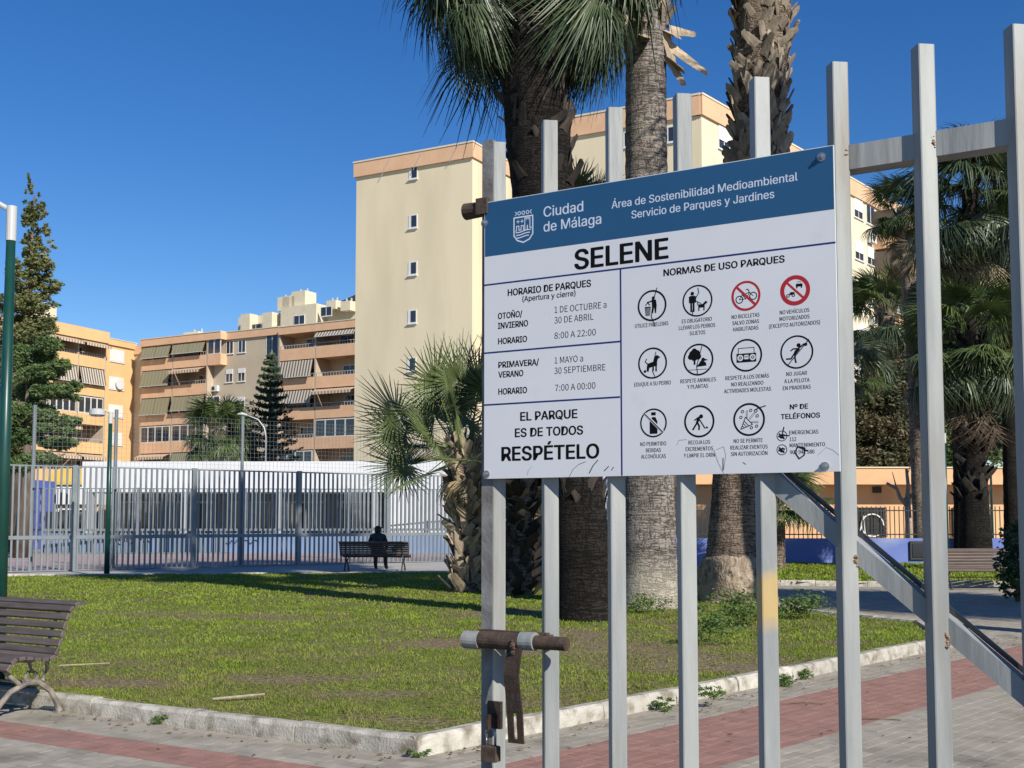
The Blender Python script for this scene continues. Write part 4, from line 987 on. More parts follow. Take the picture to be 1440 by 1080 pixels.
# 5: brown palm with root ball, booted above
b5 = gnd(1037, 852)
p5 = rel(b5, [(1036, 852), (1036, 815), (1036, 775), (1036, 700), (1044, 500), (1062, 260), (1068, 180), (1071, 60), (1078, -90), (1084, -230)])
t5 = palm('tall palm on swollen root ball with latticed leaf bases above the sign', (b5.x, b5.y), p5, [.60, .56, .50, .42, .40, .38, .40, .46, .48, .44], M['trunk_brown'],
     crown=[('soft', 34, 75, 5, 1.45, .2, .5), ('soft', 26, 0, -35, 1.0, -.3, 0), ('dead', 14, -35, -60, .45, -.5, -.1)], boots=[('mid', .50, .60, 50, 1.15, -.25), ('mid', .57, .86, 285, .98, -.25)], seed=17, rough=.03, nz=120)
# its root ball
g_ = random.Random(2); V = []; F = []; n1, n2 = 40, 14
for i in range(n2 + 1):
    t = i / n2; rr = .66 * (math.cos(max(0, t - .35) * 1.2)) * (1.02 if t < .7 else 1) ; zz = t * .95
    for k in range(n1):
        a = 2 * math.pi * k / n1; q = mnoise.noise(Vector((math.cos(a) * 1.6, math.sin(a) * 1.6, zz * 2 + 5))) * .13 + mnoise.noise(Vector((math.cos(a) * 5, math.sin(a) * 5, zz * 7))) * .05
        r_ = rr + q + (.10 if i == 0 else 0) - (.10 if i == n2 else 0) - (.05 if i == n2 - 1 else 0); V.append((math.cos(a) * r_, math.sin(a) * r_, zz + .08 * mnoise.noise(Vector((a, 2, 3)))))
F = [(i * n1 + k, i * n1 + (k + 1) % n1, (i + 1) * n1 + (k + 1) % n1, (i + 1) * n1 + k) for i in range(n2) for k in range(n1)]
me = bpy.data.meshes.new('root_ball'); me.from_pydata(V, [], F); me.materials.append(M['root']); me.polygons.foreach_set('use_smooth', [True] * len(F)); link('root_ball', me, t5, (0, 0, -.06))
# big hanging dead leaf stalks on tree 4, bright in the sun
x4 = at(937, 60, b4.y)
# right hand palms
def far_palm(label, px, pby, Y, ptop, crown, rads, tm='trunk_brown', boots=(), seed=1, lean=0):
    q = at(px, 700, Y); z = at(px, ptop, Y).z
    return palm(label, (q.x, q.y, 0), [(0, 0, 0), (lean * .3, 0, z * .5), (lean, 0, z)], rads, M[tm], crown=crown, boots=boots, seed=seed, nz=40)
far_palm('fan palm with drooping crown and pale skirt seen between the sign and next bar, top', 1296, 790, 40, 292, [('lush', 16, 75, 10, .72, 0, .2), ('lush', 22, 10, -45, .75, -.6, 0), ('dead', 22, -55, -80, .7, -1.6, -.4)], [.30, .26, .26], seed=21, lean=-.35, boots=[('mid', .8, 1, 40, 1, -.2)])
far_palm('lower fan palm with brown skirt over the shrubs between sign and next bar', 1252, 790, 49, 440, [('lush', 26, 80, 0, 1.25, 0, .2), ('soft', 22, 0, -45, 1.2, -.6, 0), ('dead', 30, -45, -80, 1.2, -1.6, -.2)], [.4, .34, .34], seed=22, boots=[('mid', .6, 1, 60, 1, -.2)])
far_palm('leafy fan palm half hidden by the sign edge above the blue wall', 1190, 790, 44, 520, [('soft', 18, 70, -5, .95, 0, .2), ('lush', 14, 10, -50, .95, -.4, 0)], [.3, .26, .26], seed=23)
far_palm('dark palm with long dead skirt behind the right hand bench', 1370, 805, 31.5, 470, [('lush', 20, 75, 5, 1.0, 0, .2), ('lush', 20, 5, -45, 1.0, -.5, 0), ('dead_dark', 40, -62, -86, .95, -2.0, -.4), ('soft', 10, -20, -50, 1, -.8, -.2)], [.46, .30, .31], tm='trunk_shaded', seed=24, boots=[('dark', .3, 1, 150, 1.1, -.15)])
far_palm('tall palm with thin dark trunk and tangled crown behind the rightmost bars', 1352, 805, 33, 265, [('soft', 24, 78, 0, 1.05, 0, .2), ('lush', 12, 40, -30, 1.1, -.3, 0), ('soft', 30, 0, -60, 1.05, -1.2, 0), ('yellow', 7, -10, -50, 1.0, -1.4, -.4), ('dead', 24, -55, -85, .9, -2.2, -.5)], [.27, .2, .2], tm='trunk_shaded', seed=25, lean=.5, boots=[('dark', .5, 1, 80, 1, -.15)])
far_palm('bushy fan palm with long leaves low behind the second gate bar from right', 1425, 805, 35, 380, [('lush', 24, 80, 0, 1.15, 0, .2), ('soft', 24, 0, -60, 1.1, -.9, 0), ('dead', 14, -50, -80, 1, -1.4, -.4)], [.3, .25, .25], tm='trunk_shaded', seed=26)
far_palm('low fan palm with narrow bright leaves in the shade of the taller palms', 1352, 805, 36, 500, [('stiff', 30, 80, -30, 1.35, 0, .2)], [.25, .22, .2], tm='trunk_shaded', seed=27)
far_palm('low fan palm by the blue wall just right of the fourth bar', 1092, 800, 33, 700, [('lush', 14, 75, 10, .8, 0, .2), ('lush', 12, 10, -35, .8, -.2, 0)], [.22, .2, .2], seed=28)
far_palm('small fan palm in front of the beige apartments behind the white pavilion', 303, 700, 88, 604, [('lush', 24, 80, 10, 1.5, 0, .3), ('lush', 24, 10, -50, 1.5, -.5, 0), ('lush', 16, -20, -60, 1.6, -1, 0)], [.6, .5, .6], seed=29)
# palms just outside the frame whose shade crosses the path
for i, (x, y, h, lab) in enumerate(((8.0, 13.4, 11.0, 'tall palm beside the path beyond the right edge of the picture, slim trunk'), (13.2, 10.8, 8.0, 'thick crowned palm farther right beyond the path, outside the picture'), (15.4, 10.0, 8.0, 'palm on the far side of the path outside the picture at right'))):
    palm(lab, (x, y, 0), [(0, 0, 0), (.1, 0, h * .5), (.2, 0, h)], [.26, .17, .17] if i == 0 else [.34, .26, .26], M['trunk_brown'],
         crown=[('lush', 30, 75, 0, 1.35, 0, .2), ('soft', 30, 0, -60, 1.25, -.9, 0)], seed=31 + i, nz=20)

# leaf clouds ------------------------------------------------------------
def leaf_cloud(lumps, n, size, seed, flat=.5, shell=.55, updir=None, elong=1.6):
    """lumps: (x,y,z,rx,ry,rz); many small leaf faces in clumps"""
    g = np.random.default_rng(seed); vol = np.array([l[3] * l[4] * l[5] for l in lumps]) ** .72; cnt = (n * vol / vol.sum()).astype(int)
    C = []
    for l, c in zip(lumps, cnt):
        nc = max(3, c // 26)
        d = g.normal(size=(nc, 3)); d /= np.linalg.norm(d, axis=1)[:, None]; r = g.uniform(shell, 1.05, nc)[:, None] ** .8
        cc = d * r; k = np.repeat(cc, 26, 0)[:c] if c else cc[:0]
        k = k + g.normal(size=k.shape) * .13
        C.append(k * np.array(l[3:6]) + np.array(l[:3]))
    P = np.concatenate(C); n = len(P)
    a = g.normal(size=(n, 3)); a[:, 2] *= flat; a /= np.linalg.norm(a, axis=1)[:, None]
    bb = np.cross(a, g.normal(size=(n, 3))); bb /= np.linalg.norm(bb, axis=1)[:, None]
    s_ = size * g.uniform(.5, 1.3, n)[:, None]
    V = np.stack([P - a * s_ * elong * .5, P + bb * s_ * .35, P + a * s_ * elong * .5, P - bb * s_ * .35], 1).reshape(-1, 3)
    F = (np.arange(n) * 4)[:, None] + np.array([0, 1, 2, 3]); return V, F
def leafy(name, label, cat, base, trunk_pts, trunk_r, lumps, n, size, mat, seed, bark='bark', part='crown', flat=.5, elong=1.6, limbs=()):
    root = thing(name, label, cat, base)
    if trunk_pts: b = MB(); b.tube(trunk_pts, trunk_r, 10); b.build('trunk', M[bark], root, smooth=True)
    for l in limbs: b = MB(); b.tube(*l, 6); b.build('limb', M[bark], root, smooth=True)
    V, F = leaf_cloud(lumps, n, size, seed, flat, elong=elong); bulk(part, V, F, M[mat], root); return root
# tall irregular cypress-like tree at far left and the pine in front of it
Yt = 52; q = at(20, 700, Yt); g_ = random.Random(5); lum = []
for py, hw, c in ((272, 5, 36), (290, 8, 37), (306, 12, 38), (330, 13, 36), (350, 17, 34), (372, 24, 32), (395, 26, 30), (420, 30, 26), (450, 34, 24), (480, 38, 18), (515, 40, 14), (550, 40, 12), (590, 36, 10), (625, 30, 8)):
    m_ = Yt / FPX
    for k in range(4):
        lum.append(((c - 20 + g_.uniform(-.75, .75) * hw) * m_, g_.uniform(-.8, .8), at(20, py + g_.uniform(-10, 10), Yt).z, hw * m_ * g_.uniform(.6, .95), hw * m_ * .7, 15 * m_ * g_.uniform(.6, 1)))
ht = at(20, 262, Yt).z
leafy('cypress_tree', 'tall ragged olive green conifer at the left edge behind the lamp post', 'conifer', (q.x, q.y, 0), [(0, 0, 0), (.2, 0, ht * .5), ((36 - 20) * m_, 0, ht - .4)], [.35, .2, .03], lum, 44000, .115, 'cypress', 41, limbs=[([(.2, 0, ht * .55), (-1.2, .2, ht * .7)], [.08, .03]), ([(.1, 0, ht * .35), (1.6, .1, ht * .45)], [.08, .03]), ([(.2, 0, ht * .2), (2.2, -.3, ht * .30)], [.09, .03])])
Yp = 44; q = at(30, 700, Yp); m_ = Yp / FPX; lum = []
for px, py, rx, ry in ((45, 500, 20, 14), (68, 488, 17, 11), (62, 525, 24, 11), (88, 516, 14, 8), (30, 545, 24, 16), (72, 552, 26, 10), (97, 543, 12, 8), (48, 580, 28, 12), (86, 592, 20, 8), (28, 612, 24, 14), (74, 622, 24, 9), (101, 608, 12, 6), (12, 500, 20, 20), (8, 590, 20, 24), (52, 645, 26, 9), (25, 655, 20, 9), (40, 530, 16, 10), (100, 560, 9, 5), (60, 602, 18, 7)):
    lum.append(((px - 30) * m_, g_.uniform(-.8, .8), at(30, py, Yp).z, rx * m_, rx * m_ * .8, ry * m_))
leafy('pine_tree', 'spreading green pine in front of the orange apartments at left', 'pine tree', (q.x, q.y, 0), [(0, 0, 0), (.2, 0, 3), (.1, 0, 6.5)], [.3, .2, .06], lum, 70000, .085, 'pine', 42, limbs=[([(.1, 0, 4.2), (1.5, 0, 5.2)], [.07, .03]), ([(.1, 0, 3.2), (1.6, 0, 3.9)], [.07, .03]), ([(0, 0, 5), (-1, 0, 5.8)], [.06, .03])])
# whorled conifer
Yc = 92; q = at(378, 700, Yc); m_ = Yc / FPX; htop = at(378, 495, Yc).z
root = thing('norfolk_conifer', 'dark tiered conifer in front of the beige apartment block', 'conifer', (q.x, q.y, 0))
b = MB(); b.tube([(0, 0, 0), (0, 0, htop)], [.35, .03], 8); b.build('trunk', M['bark'], root)
VV = []; z = 1.5; g = np.random.default_rng(6); cb = MB()
while z < htop - .3:
    t = 1 - z / htop; rr = 3.7 * t ** .8 + .15; nb_ = 11
    for k in range(nb_):
        a = 2 * math.pi * k / nb_ + z * 1.7 + g.uniform(-.2, .2); r1 = rr * g.uniform(.8, 1.08)
        n = int(26 + 55 * rr / 3); u = g.uniform(.08, 1, n); w_ = .36 * r1 * .35 * (1.15 - u)
        off = g.normal(0, 1, n) * w_ * 1.0
        x = np.cos(a) * u * r1 - np.sin(a) * off; y = np.sin(a) * u * r1 + np.cos(a) * off; zz = z + .30 * r1 * (u - .4) ** 2 + .12 * r1 * u + g.normal(0, .07, n)
        VV.append(np.stack([x, y, zz], -1))
    z += .52 + .25 * t
P = np.concatenate(VV); n = len(P); a = g.normal(size=(n, 3)); a /= np.linalg.norm(a, axis=1)[:, None]; bb = np.cross(a, g.normal(size=(n, 3))); bb /= np.linalg.norm(bb, axis=1)[:, None]
V = np.stack([P - a * .16, P + bb * .06, P + a * .16, P - bb * .06], 1).reshape(-1, 3); F = (np.arange(n) * 4)[:, None] + np.array([0, 1, 2, 3]); bulk('crown', V, F, M['conifer'], root)
# bushes and trees behind the pavilion and the orange building
def blob_tree(name, label, cat, px, Y, lumps_px, n, size, mat, seed, zbase=0, bark='bark'):
    m_ = Y / FPX; q = at(px, 700, Y); lum = [((x - px) * m_, 0, at(px, y, Y).z, rx * m_, rx * m_ * .8, ry * m_) for x, y, rx, ry in lumps_px]
    top = max(l[2] for l in lum)
    return leafy(name, label, cat, (q.x, q.y, zbase), [(0, 0, 0), (.1, 0, top * .5), (0, 0, top)], [.22, .15, .04], [(l[0], l[1], l[2] - zbase, *l[3:]) for l in lum], n, size, mat, seed, bark)
blob_tree('leafy_tree', 'round green tree between the small palm and the tiered conifer', 'tree', 330, 90, [(330, 590, 14, 20), (338, 620, 20, 18), (322, 630, 16, 14), (345, 640, 18, 12)], 9000, .2, 'conifer', 51)
blob_tree('leafy_tree', 'bronze leaved bushy tree above the orange building roof', 'tree', 1240, 57 - 9.5, [(1225, 555, 26, 22), (1260, 565, 30, 26), (1212, 600, 26, 26), (1250, 610, 38, 26), (1285, 600, 24, 34), (1230, 645, 40, 16), (1270, 545, 20, 34), (1195, 640, 24, 18), (1275, 645, 26, 16)], 60000, .11, 'shrub_brown', 52)
blob_tree('leafy_tree', 'dull green tree behind the orange roof between the rightmost bars', 'tree', 1342, 52, [(1338, 600, 20, 60), (1345, 640, 26, 26), (1330, 540, 22, 40), (1400, 600, 30, 50), (1400, 520, 30, 60)], 22000, .14, 'pine', 53)
blob_tree('leafy_tree', 'dark green tree seen just below the right corner of the sign', 'tree', 1120, 50, [(1110, 668, 26, 16), (1135, 676, 18, 12), (1090, 690, 20, 14)], 9000, .12, 'pine', 54)
blob_tree('leafy_tree', 'dark dense evergreen tree filling the gap left of the rightmost bar', 'tree', 1370, 56, [(1350, 400, 50, 70), (1395, 460, 50, 80), (1370, 540, 50, 60), (1330, 470, 30, 60), (1420, 330, 40, 60)], 34000, .17, 'conifer', 56)
blob_tree('leafy_tree', 'dense nearly black evergreen behind the palms between the two rightmost bars', 'tree', 1372, 38.5, [(1372, 470, 44, 80), (1395, 560, 26, 80), (1340, 440, 28, 60), (1365, 390, 44, 40), (1330, 520, 20, 50)], 30000, .14, 'dark_leaf', 58)
# clipped shrub at the right edge
q = gnd(1432, 846); root = leafy('round_leaf_shrub', 'round leaved dark green shrub by the right edge beside the bench', 'shrub', (q.x, q.y, 0), [(0, 0, 0), (0, 0, .9)], [.05, .02], [(.05, 0, .55, .42, .4, .42), (.15, 0, 1.05, .38, .4, .35), (-.05, 0, .3, .35, .35, .25), (.5, 0, .7, .4, .4, .5)], 4200, .075, 'shrub', 61, elong=1.2)
# bare pruned tree behind the railing
q = at(1277, 757, 41); root = thing('bare_tree', 'bare pruned tree with stubby pale branches before the orange building', 'tree', (q.x, q.y, 0))
b = MB(); b.tube([(0, 0, 0), (.03, 0, 1.3), (0, 0, 2.2)], [.14, .12, .11], 10); b.build('trunk', M['bark_pale'], root, smooth=True)
for l, r_ in (([(0, 0, 1.9), (-.25, 0, 2.2), (-.35, 0, 2.5), (-.7, 0, 2.7)], [.09, .07, .06, .05]), ([(0, 0, 2.1), (.05, 0, 2.6), (.0, 0, 3.2)], [.09, .07, .05]), ([(0, 0, 2.1), (.35, 0, 2.5), (.4, 0, 3.4)], [.08, .05, .02]), ([(-.35, 0, 2.5), (-.5, 0, 3.1)], [.03, .01]), ([(0, 0, 2.9), (.2, 0, 3.5)], [.02, .01])):
    b = MB(); b.tube(l, r_, 8); b.build('branch', M['bark_pale'], root, smooth=True)
# weeds at the kerb and foot of the palms
def weed(px, py, n, s_, label, seed, z=0.0, mat='weed', flat=.5):
    q = gnd(px, py, z); V, F = leaf_cloud([(0, 0, s_ * .35, s_, s_ * .6, s_ * .45)], n * 2, .012 + .03 * s_, seed, flat, shell=.1, elong=2.2)
    V[:, 2] = np.maximum(V[:, 2], .004)
    o = bulk('weed', V, F, M[mat]); o.location = q; tag(o, label, 'weed', 'weeds along the kerb and palms')
for i, (px, py, n, s_, lab, z) in enumerate(((930, 1000, 160, .12, 'small bright weed tuft at the kerb foot behind the second bar', 0), (1000, 985, 200, .15, 'weed tuft growing out of the kerb left of the fourth bar', .06), (590, 1066, 90, .08, 'tiny weed at the corner of the kerb', 0),
     (1098, 965, 260, .16, 'straggly dry weed at the kerb just right of the yellow sprayed bar', 0), (1130, 955, 160, .12, 'weed tuft at the kerb between the middle bars', 0), (905, 862, 520, .38, 'leafy weeds at the foot of the smooth grey palm', .09), (800, 850, 420, .32, 'leafy weeds at the left foot of the leaning dark palm', .09),
     (1040, 880, 900, .55, 'broad patch of leafy weeds below the root ball palm', .09), (1000, 905, 500, .4, 'leafy weeds spreading between the third and fourth bar', .09), (1120, 870, 700, .5, 'leafy weeds right of the root ball beside the path', .09), (966, 825, 700, .5, 'tall green weeds between the grey palm and the root ball palm', .09), (215, 1020, 90, .10, 'flat weed at the foot of the left kerb', 0))):
    weed(px, py, n, s_, lab, 70 + i, z)
q = gnd(840, 790, 0); q = at(840, 760, 30); root = thing('metal_barrier', 'pale tubular barrier glimpsed between the dark and the grey palm trunks', 'barrier', (q.x, q.y, 0)); zt_ = at(840, 700, 30).z; zb_ = at(840, 753, 30).z
b = MB(); b.tube([(-.17, 0, 0), (-.17, 0, zt_ - .08), (-.13, 0, zt_ - .02), (-.06, 0, zt_), (.5, 0, zt_)], .022, 8); b.build('frame', M['white'], root, smooth=True)
for k in range(5): b = MB(); b.tube([(-.08 + k * .1, 0, zb_), (-.08 + k * .1, 0, zt_ - .03)], .012, 6); b.build('rod', M['white'], root)
b = MB(); b.tube([(-.17, 0, zb_), (.5, 0, zb_)], .018, 8); b.build('rail', M['white'], root)
# litter: sticks and dry leaves
q = gnd(333, 983, .1); o = MB(); o.tube([(-.18, 0, .0), (0, .02, .012), (.2, .05, .03)], [.010, .014, .008], 6); o = o.build('stick', M['twig']); o.location = q; tag(o, 'pale broken palm stalk lying on the lawn near the left kerb', 'stick', 'sticks on the ground')
q = gnd(115, 936, .1); o = MB(); o.tube([(-.2, 0, .0), (.25, .02, .02)], [.009, .006], 6); o = o.build('stick', M['twig']); o.location = q; tag(o, 'thin pale stick on the grass beside the left bench', 'stick', 'sticks on the ground')
q = gnd(1130, 990, .003); o = MB(); o.tube([(-.18, 0, .0), (.0, .02, .01), (.14, -.02, .006), (.2, .05, .012)], [.005, .005, .004, .003], 5); o = o.build('stick', M['deadleaf']); o.location = q; tag(o, 'thin dark twig lying across the red paving', 'stick', 'sticks on the ground')
q = gnd(1238, 1013, .003); o = MB(); o.tube([(-.14, .06, .0), (.0, .02, .01), (.14, -.02, .006)], [.005, .005, .004], 5); o = o.build('stick', M['deadleaf']); o.location = q; tag(o, 'dark twig near the lower edge of the red paving band', 'stick', 'sticks on the ground')
n = 420; g = np.random.default_rng(8); Vl = []
px = g.uniform(-.4, 5.5, n); side_ = g.random(n)
for i in range(n):
    if side_[i] < .72: t = g.uniform(0, 10); off = abs(g.normal(0, .22)) + .03; p = C0 + d2 * t + nl2 * off
    else: t = g.uniform(0, 6); off = abs(g.normal(0, .15)) + .03; p = C0 + d1 * t + nl1 * off
    if g.random() < .25: p = p + nl2 * g.uniform(0, 2.5)
    a = g.uniform(0, 6.28); s_ = g.uniform(.010, .03); dx, dy = math.cos(a) * s_, math.sin(a) * s_
    Vl += [(p.x - dx, p.y - dy, .006), (p.x + dy * .4, p.y - dx * .4, .008 + g.uniform(0, .012)), (p.x + dx, p.y + dy, .006 + g.uniform(0, .01)), (p.x - dy * .4, p.y + dx * .4, .008)]
for i in range(330):
    y = 7.6 + 9 * g.random() ** 1.6; x = g.uniform(-.45, .45) * y
    if not inside(np.array([x]), np.array([y]), LP)[0]: continue
    a = g.uniform(0, 6.28); s_ = g.uniform(.012, .035); dx, dy = math.cos(a) * s_, math.sin(a) * s_; h_ = float(lawn_h(x, y)) + .02
    Vl += [(x - dx, y - dy, h_), (x + dy * .4, y - dx * .4, h_ + g.uniform(0, .012)), (x + dx, y + dy, h_ + g.uniform(0, .01)), (x - dy * .4, y + dx * .4, h_ + .002)]
n = len(Vl) // 4
o = bulk('leaf_litter', np.array(Vl), (np.arange(n) * 4)[:, None] + np.array([0, 1, 2, 3]), M['deadleaf']); tag(o, 'dry leaf crumbs scattered on the paving and the lawn edge', 'leaf litter', kind='stuff')

# ================================================================ LAMPS, BENCHES, PERSON
def lamp(label, base, h, r0, r1, armdir, dimx):
    root = thing('street_lamp', label, 'street lamp', base, 0, 'green park lamp posts')
    b = MB(); b.tube([(0, 0, 0), (0, 0, h - .32)], [r0, r1], 14); b.build('post', M['green_paint'], root, smooth=True)
    b = MB(); b.tube([(0, 0, 0), (0, 0, .03)], r0 * 1.9, 12); b.build('base_plate', M['green_paint'], root)
    b = MB(); b.tube([(0, 0, h - .32), (0, 0, h - .02)], r1 * 1.12, 14); b.tube([(0, 0, h - .06), (armdir * .16, 0, h + .03)], .022, 8); b.build('bracket', M['lamp_grey'], root, smooth=False)
    b = MB(); b.tube([(armdir * .34, 0, h - .12), (armdir * .34, 0, h - .10), (armdir * .34, 0, h + .03), (armdir * .34, 0, h + .06)], [.17, .2, .2, .12], 20); hd = b.build('lamp_head', M['lamp_grey'], root)
    b = MB(); b.tube([(armdir * .34, 0, h - .135), (armdir * .34, 0, h - .121)], .15, 16); b.build('diffuser', M['white'], hd)
    return root
q = gnd(-4, 962, .08); h_ = at(14, 287, q.y).z - .08
lamp('near dark green lamp post with round grey head at the left edge behind the bench', (q.x, q.y, .08), h_, .06, .038, -1, 1)
q = gnd(150, 811); h_ = at(156, 578, q.y).z
lamp('farther dark green lamp post standing at the lawn edge before the court fence', (q.x, q.y, 0), h_, .07, .05, -1, 1)
q = at(1332, 785, 34); h_ = at(1332, 608, 34).z
lamp('dark green lamp post among the palms on the right', (q.x, q.y, 0), h_, .07, .05, -1, 1)
# curved street lamp far behind
q = at(373, 700, 85); root = thing('curved_street_lamp', 'pale street lamp with curved arm in front of the tiered conifer', 'street lamp', (q.x, q.y, 0)); hz = at(373, 590, 85).z
b = MB(); b.tube([(0, 0, 0), (0, 0, hz - 1.3), (-.15, 0, hz - .6), (-.6, 0, hz), (-1.5, 0, hz + .35)], [.09, .07, .06, .05, .045], 8); b.build('post', M['lamp_grey'], root, smooth=True)
b = MB(); b.tube([(-1.4, 0, hz + .33), (-1.8, 0, hz + .42), (-2.1, 0, hz + .40)], [.07, .12, .05], 8); b.build('lamp_head', M['lamp_grey'], root)

def bench(label, base, rz, length, wood='wood', iron='iron', group='slatted park benches'):
    """slatted bench: local x along, +y towards the back; origin under the middle of the seat"""
    root = thing('park_bench', label, 'bench', base, rz, group)
    prof = [(-.30, .395), (-.265, .44), (-.20, .452), (-.135, .448), (-.07, .438), (-.005, .428), (.055, .435), (.095, .475), (.118, .535), (.138, .598), (.158, .66), (.182, .722), (.215, .778), (.262, .812), (.315, .815)]
    n = len(prof); wd = .052
    for i, (y, z) in enumerate(prof):
        y0, z0 = prof[max(i - 1, 0)]; y1, z1 = prof[min(i + 1, n - 1)]; a = math.atan2(z1 - z0, y1 - y0)
        mb = MB(); mb.bevbox(-length / 2, length / 2, -wd / 2, wd / 2, -.012, .013, .005)
        o = mb.build('slat', M[wood], root); o.location = (0, y, z); o.rotation_euler = (a, 0, 0)
    for sx in (-1, 1):
        x = sx * (length / 2 - .17)
        b = MB()
        for l, r_ in (([(x, -.31, .0), (x, -.27, .10), (x, -.17, .20), (x, -.03, .25), (x, .08, .24)], [.028, .022, .020, .020, .018]), ([(x, .26, .0), (x, .225, .08), (x, .17, .17), (x, .07, .24), (x, -.06, .27)], [.028, .022, .022, .022, .018]),
                      ([(x, -.10, .25), (x, -.20, .33), (x, -.27, .41)], [.018, .016, .014]), ([(x, .10, .25), (x, .14, .34), (x, .12, .44), (x, .16, .60), (x, .22, .74), (x, .28, .79)], [.018, .016, .016, .014, .014, .012]), ([(x, -.29, .41), (x, -.15, .425), (x, 0, .405), (x, .09, .43)], [.014, .014, .014, .014]), ([(x, -.05, .27), (x, .0, .34), (x, -.02, .40)], [.014, .012, .012])):
            b.tube(l, r_, 8)
        b.tube([(x, .05 * math.cos(t) + .0, .285 + .045 * math.sin(t)) for t in [k * math.pi / 6 for k in range(13)]], .012, 6)
        b.box(x - .03, x + .03, -.34, -.27, 0, .012); b.box(x - .03, x + .03, .22, .30, 0, .012)
        b.build('leg', M[iron], root, smooth=False)
    b = MB(); b.tube([(-length / 2 + .17, .0, .24), (length / 2 - .17, .0, .24)], .009, 6); b.build('tie_rod', M[iron], root)
    return root
brz = math.atan2(-d1.y, -d1.x)
fr = gnd(42, 1008); e = Vector((math.cos(brz), math.sin(brz), 0))
mid = fr - e * (.9 - .17)
bench('brown slatted bench with curled cast iron legs at the lower left by the kerb', (mid.x, mid.y, 0), brz, 1.8)
q = gnd(527, 803); bfar = bench('dark slatted bench in shade where a person sits facing the court fence', (q.x, q.y, 0), R(180) + R(-4), 1.95, 'wood', 'iron_dark')
q = gnd(1382, 828); bench('reddish slatted bench lit by the sun in front of the dark palm trunk at right', (q.x, q.y, 0), R(2), 1.9, 'wood_red', 'iron_dark')
# person, seated, seen from behind
def skin(name, verts, edges, radii, mat, parent, sub=2, rootv=0):
    me = bpy.data.meshes.new(name); me.from_pydata(verts, edges, []); o = bpy.data.objects.new(name, me); COL.objects.link(o)
    md = o.modifiers.new('s', 'SKIN'); 
    sl = me.skin_vertices[0].data if me.skin_vertices else None
    if sl is None:
        bmm = bmesh.new(); bmm.from_mesh(me); bmm.verts.layers.skin.verify(); bmm.to_mesh(me); bmm.free(); sl = me.skin_vertices[0].data
    for i, r_ in enumerate(radii): sl[i].radius = r_ if hasattr(r_, '__len__') else (r_, r_); sl[i].use_root = (i == rootv)
    o.modifiers.new('u', 'SUBSURF').levels = sub; o.modifiers['u'].render_levels = sub
    dg = bpy.context.evaluated_depsgraph_get(); m2 = bpy.data.meshes.new_from_object(o.evaluated_get(dg)); bpy.data.objects.remove(o)
    m2.materials.clear(); m2.materials.append(mat); m2.polygons.foreach_set('use_smooth', [True] * len(m2.polygons)); m2.name = name
    return link(name, m2, parent)
per = thing('person', 'person in black with dark hair sitting on the shaded bench with the back to us', 'person', (q0 := gnd(531, 803)).xyz, R(-4))
# local: +y forwards (towards the fence)
vs = [(0, .0, .50), (0, -.02, .68), (0, -.03, .86), (0, -.02, .98), (0, .0, 1.06), (0, .03, 1.15), (0, .03, 1.24),
      (-.17, -.01, .97), (-.25, .04, .74), (-.19, .24, .60), (-.12, .36, .57), (.17, -.01, .97), (.25, .04, .74), (.19, .24, .60), (.12, .36, .57),
      (-.11, .06, .50), (-.13, .40, .50), (-.14, .42, .12), (-.14, .56, .05), (.11, .06, .50), (.14, .40, .50), (.16, .40, .12), (.17, .54, .05)]
ed = [(0, 1), (1, 2), (2, 3), (3, 4), (4, 5), (5, 6), (3, 7), (7, 8), (8, 9), (9, 10), (3, 11), (11, 12), (12, 13), (13, 14), (0, 15), (15, 16), (16, 17), (17, 18), (0, 19), (19, 20), (20, 21), (21, 22)]
ra = [(.17, .12), (.165, .12), (.19, .125), (.13, .09), .058, .095, .085, .075, .058, .045, .036, .075, .058, .045, .036, .10, .075, .055, .042, .10, .075, .055, .042]
skin('body', vs, ed, ra, M['black_cloth'], per)
skin('hair', [(0, -.015, 1.04), (0, .0, 1.12), (0, .02, 1.20), (0, .025, 1.27)], [(0, 1), (1, 2), (2, 3)], [.07, .108, .112, .07], M['hair'], per)
b = MB(); b.tube([(0, .085, 1.12), (0, .125, 1.15), (0, .12, 1.2)], [.05, .05, .045], 10); b.build('face', M['skin'], per, smooth=True)
for sx in (-1, 1):
    h0 = Vector((sx * .11, .39, .57)); hb = MB(); hb.tube([h0 - Vector((0, .04, 0)), h0, h0 + Vector((-sx * .01, .07, -.01))], [.03, .04, .036], 8)
    for k in range(4): a = h0 + Vector(((k - 1.5) * .02, .07, -.01)); hb.tube([a, a + Vector((0, .035, -.01)), a + Vector((0, .05, -.035))], [.009, .008, .007], 5)
    a = h0 + Vector((-sx * .035, .02, 0)); hb.tube([a, a + Vector((-sx * .03, .03, -.005)), a + Vector((-sx * .035, .055, -.01))], [.011, .009, .008], 5); hb.build('hand', M['skin'], per, smooth=True)
q = gnd(578, 800); o = thing('bag', 'dark bag slumped on the right end of the shaded bench', 'bag', (q.x - .35, q.y + .1, .455), R(-4))
b = MB(); b.tube([(-.22, 0, .10), (-.1, 0, .13), (.08, 0, .12), (.22, 0, .08)], [.07, .125, .115, .05], 10, sq=.9); b.build('sack', M['black_cloth'], o, smooth=True); b = MB(); b.tube([(-.12, 0, .2), (0, 0, .34), (.12, 0, .2)], .012, 6); b.build('strap', M['black_cloth'], o)
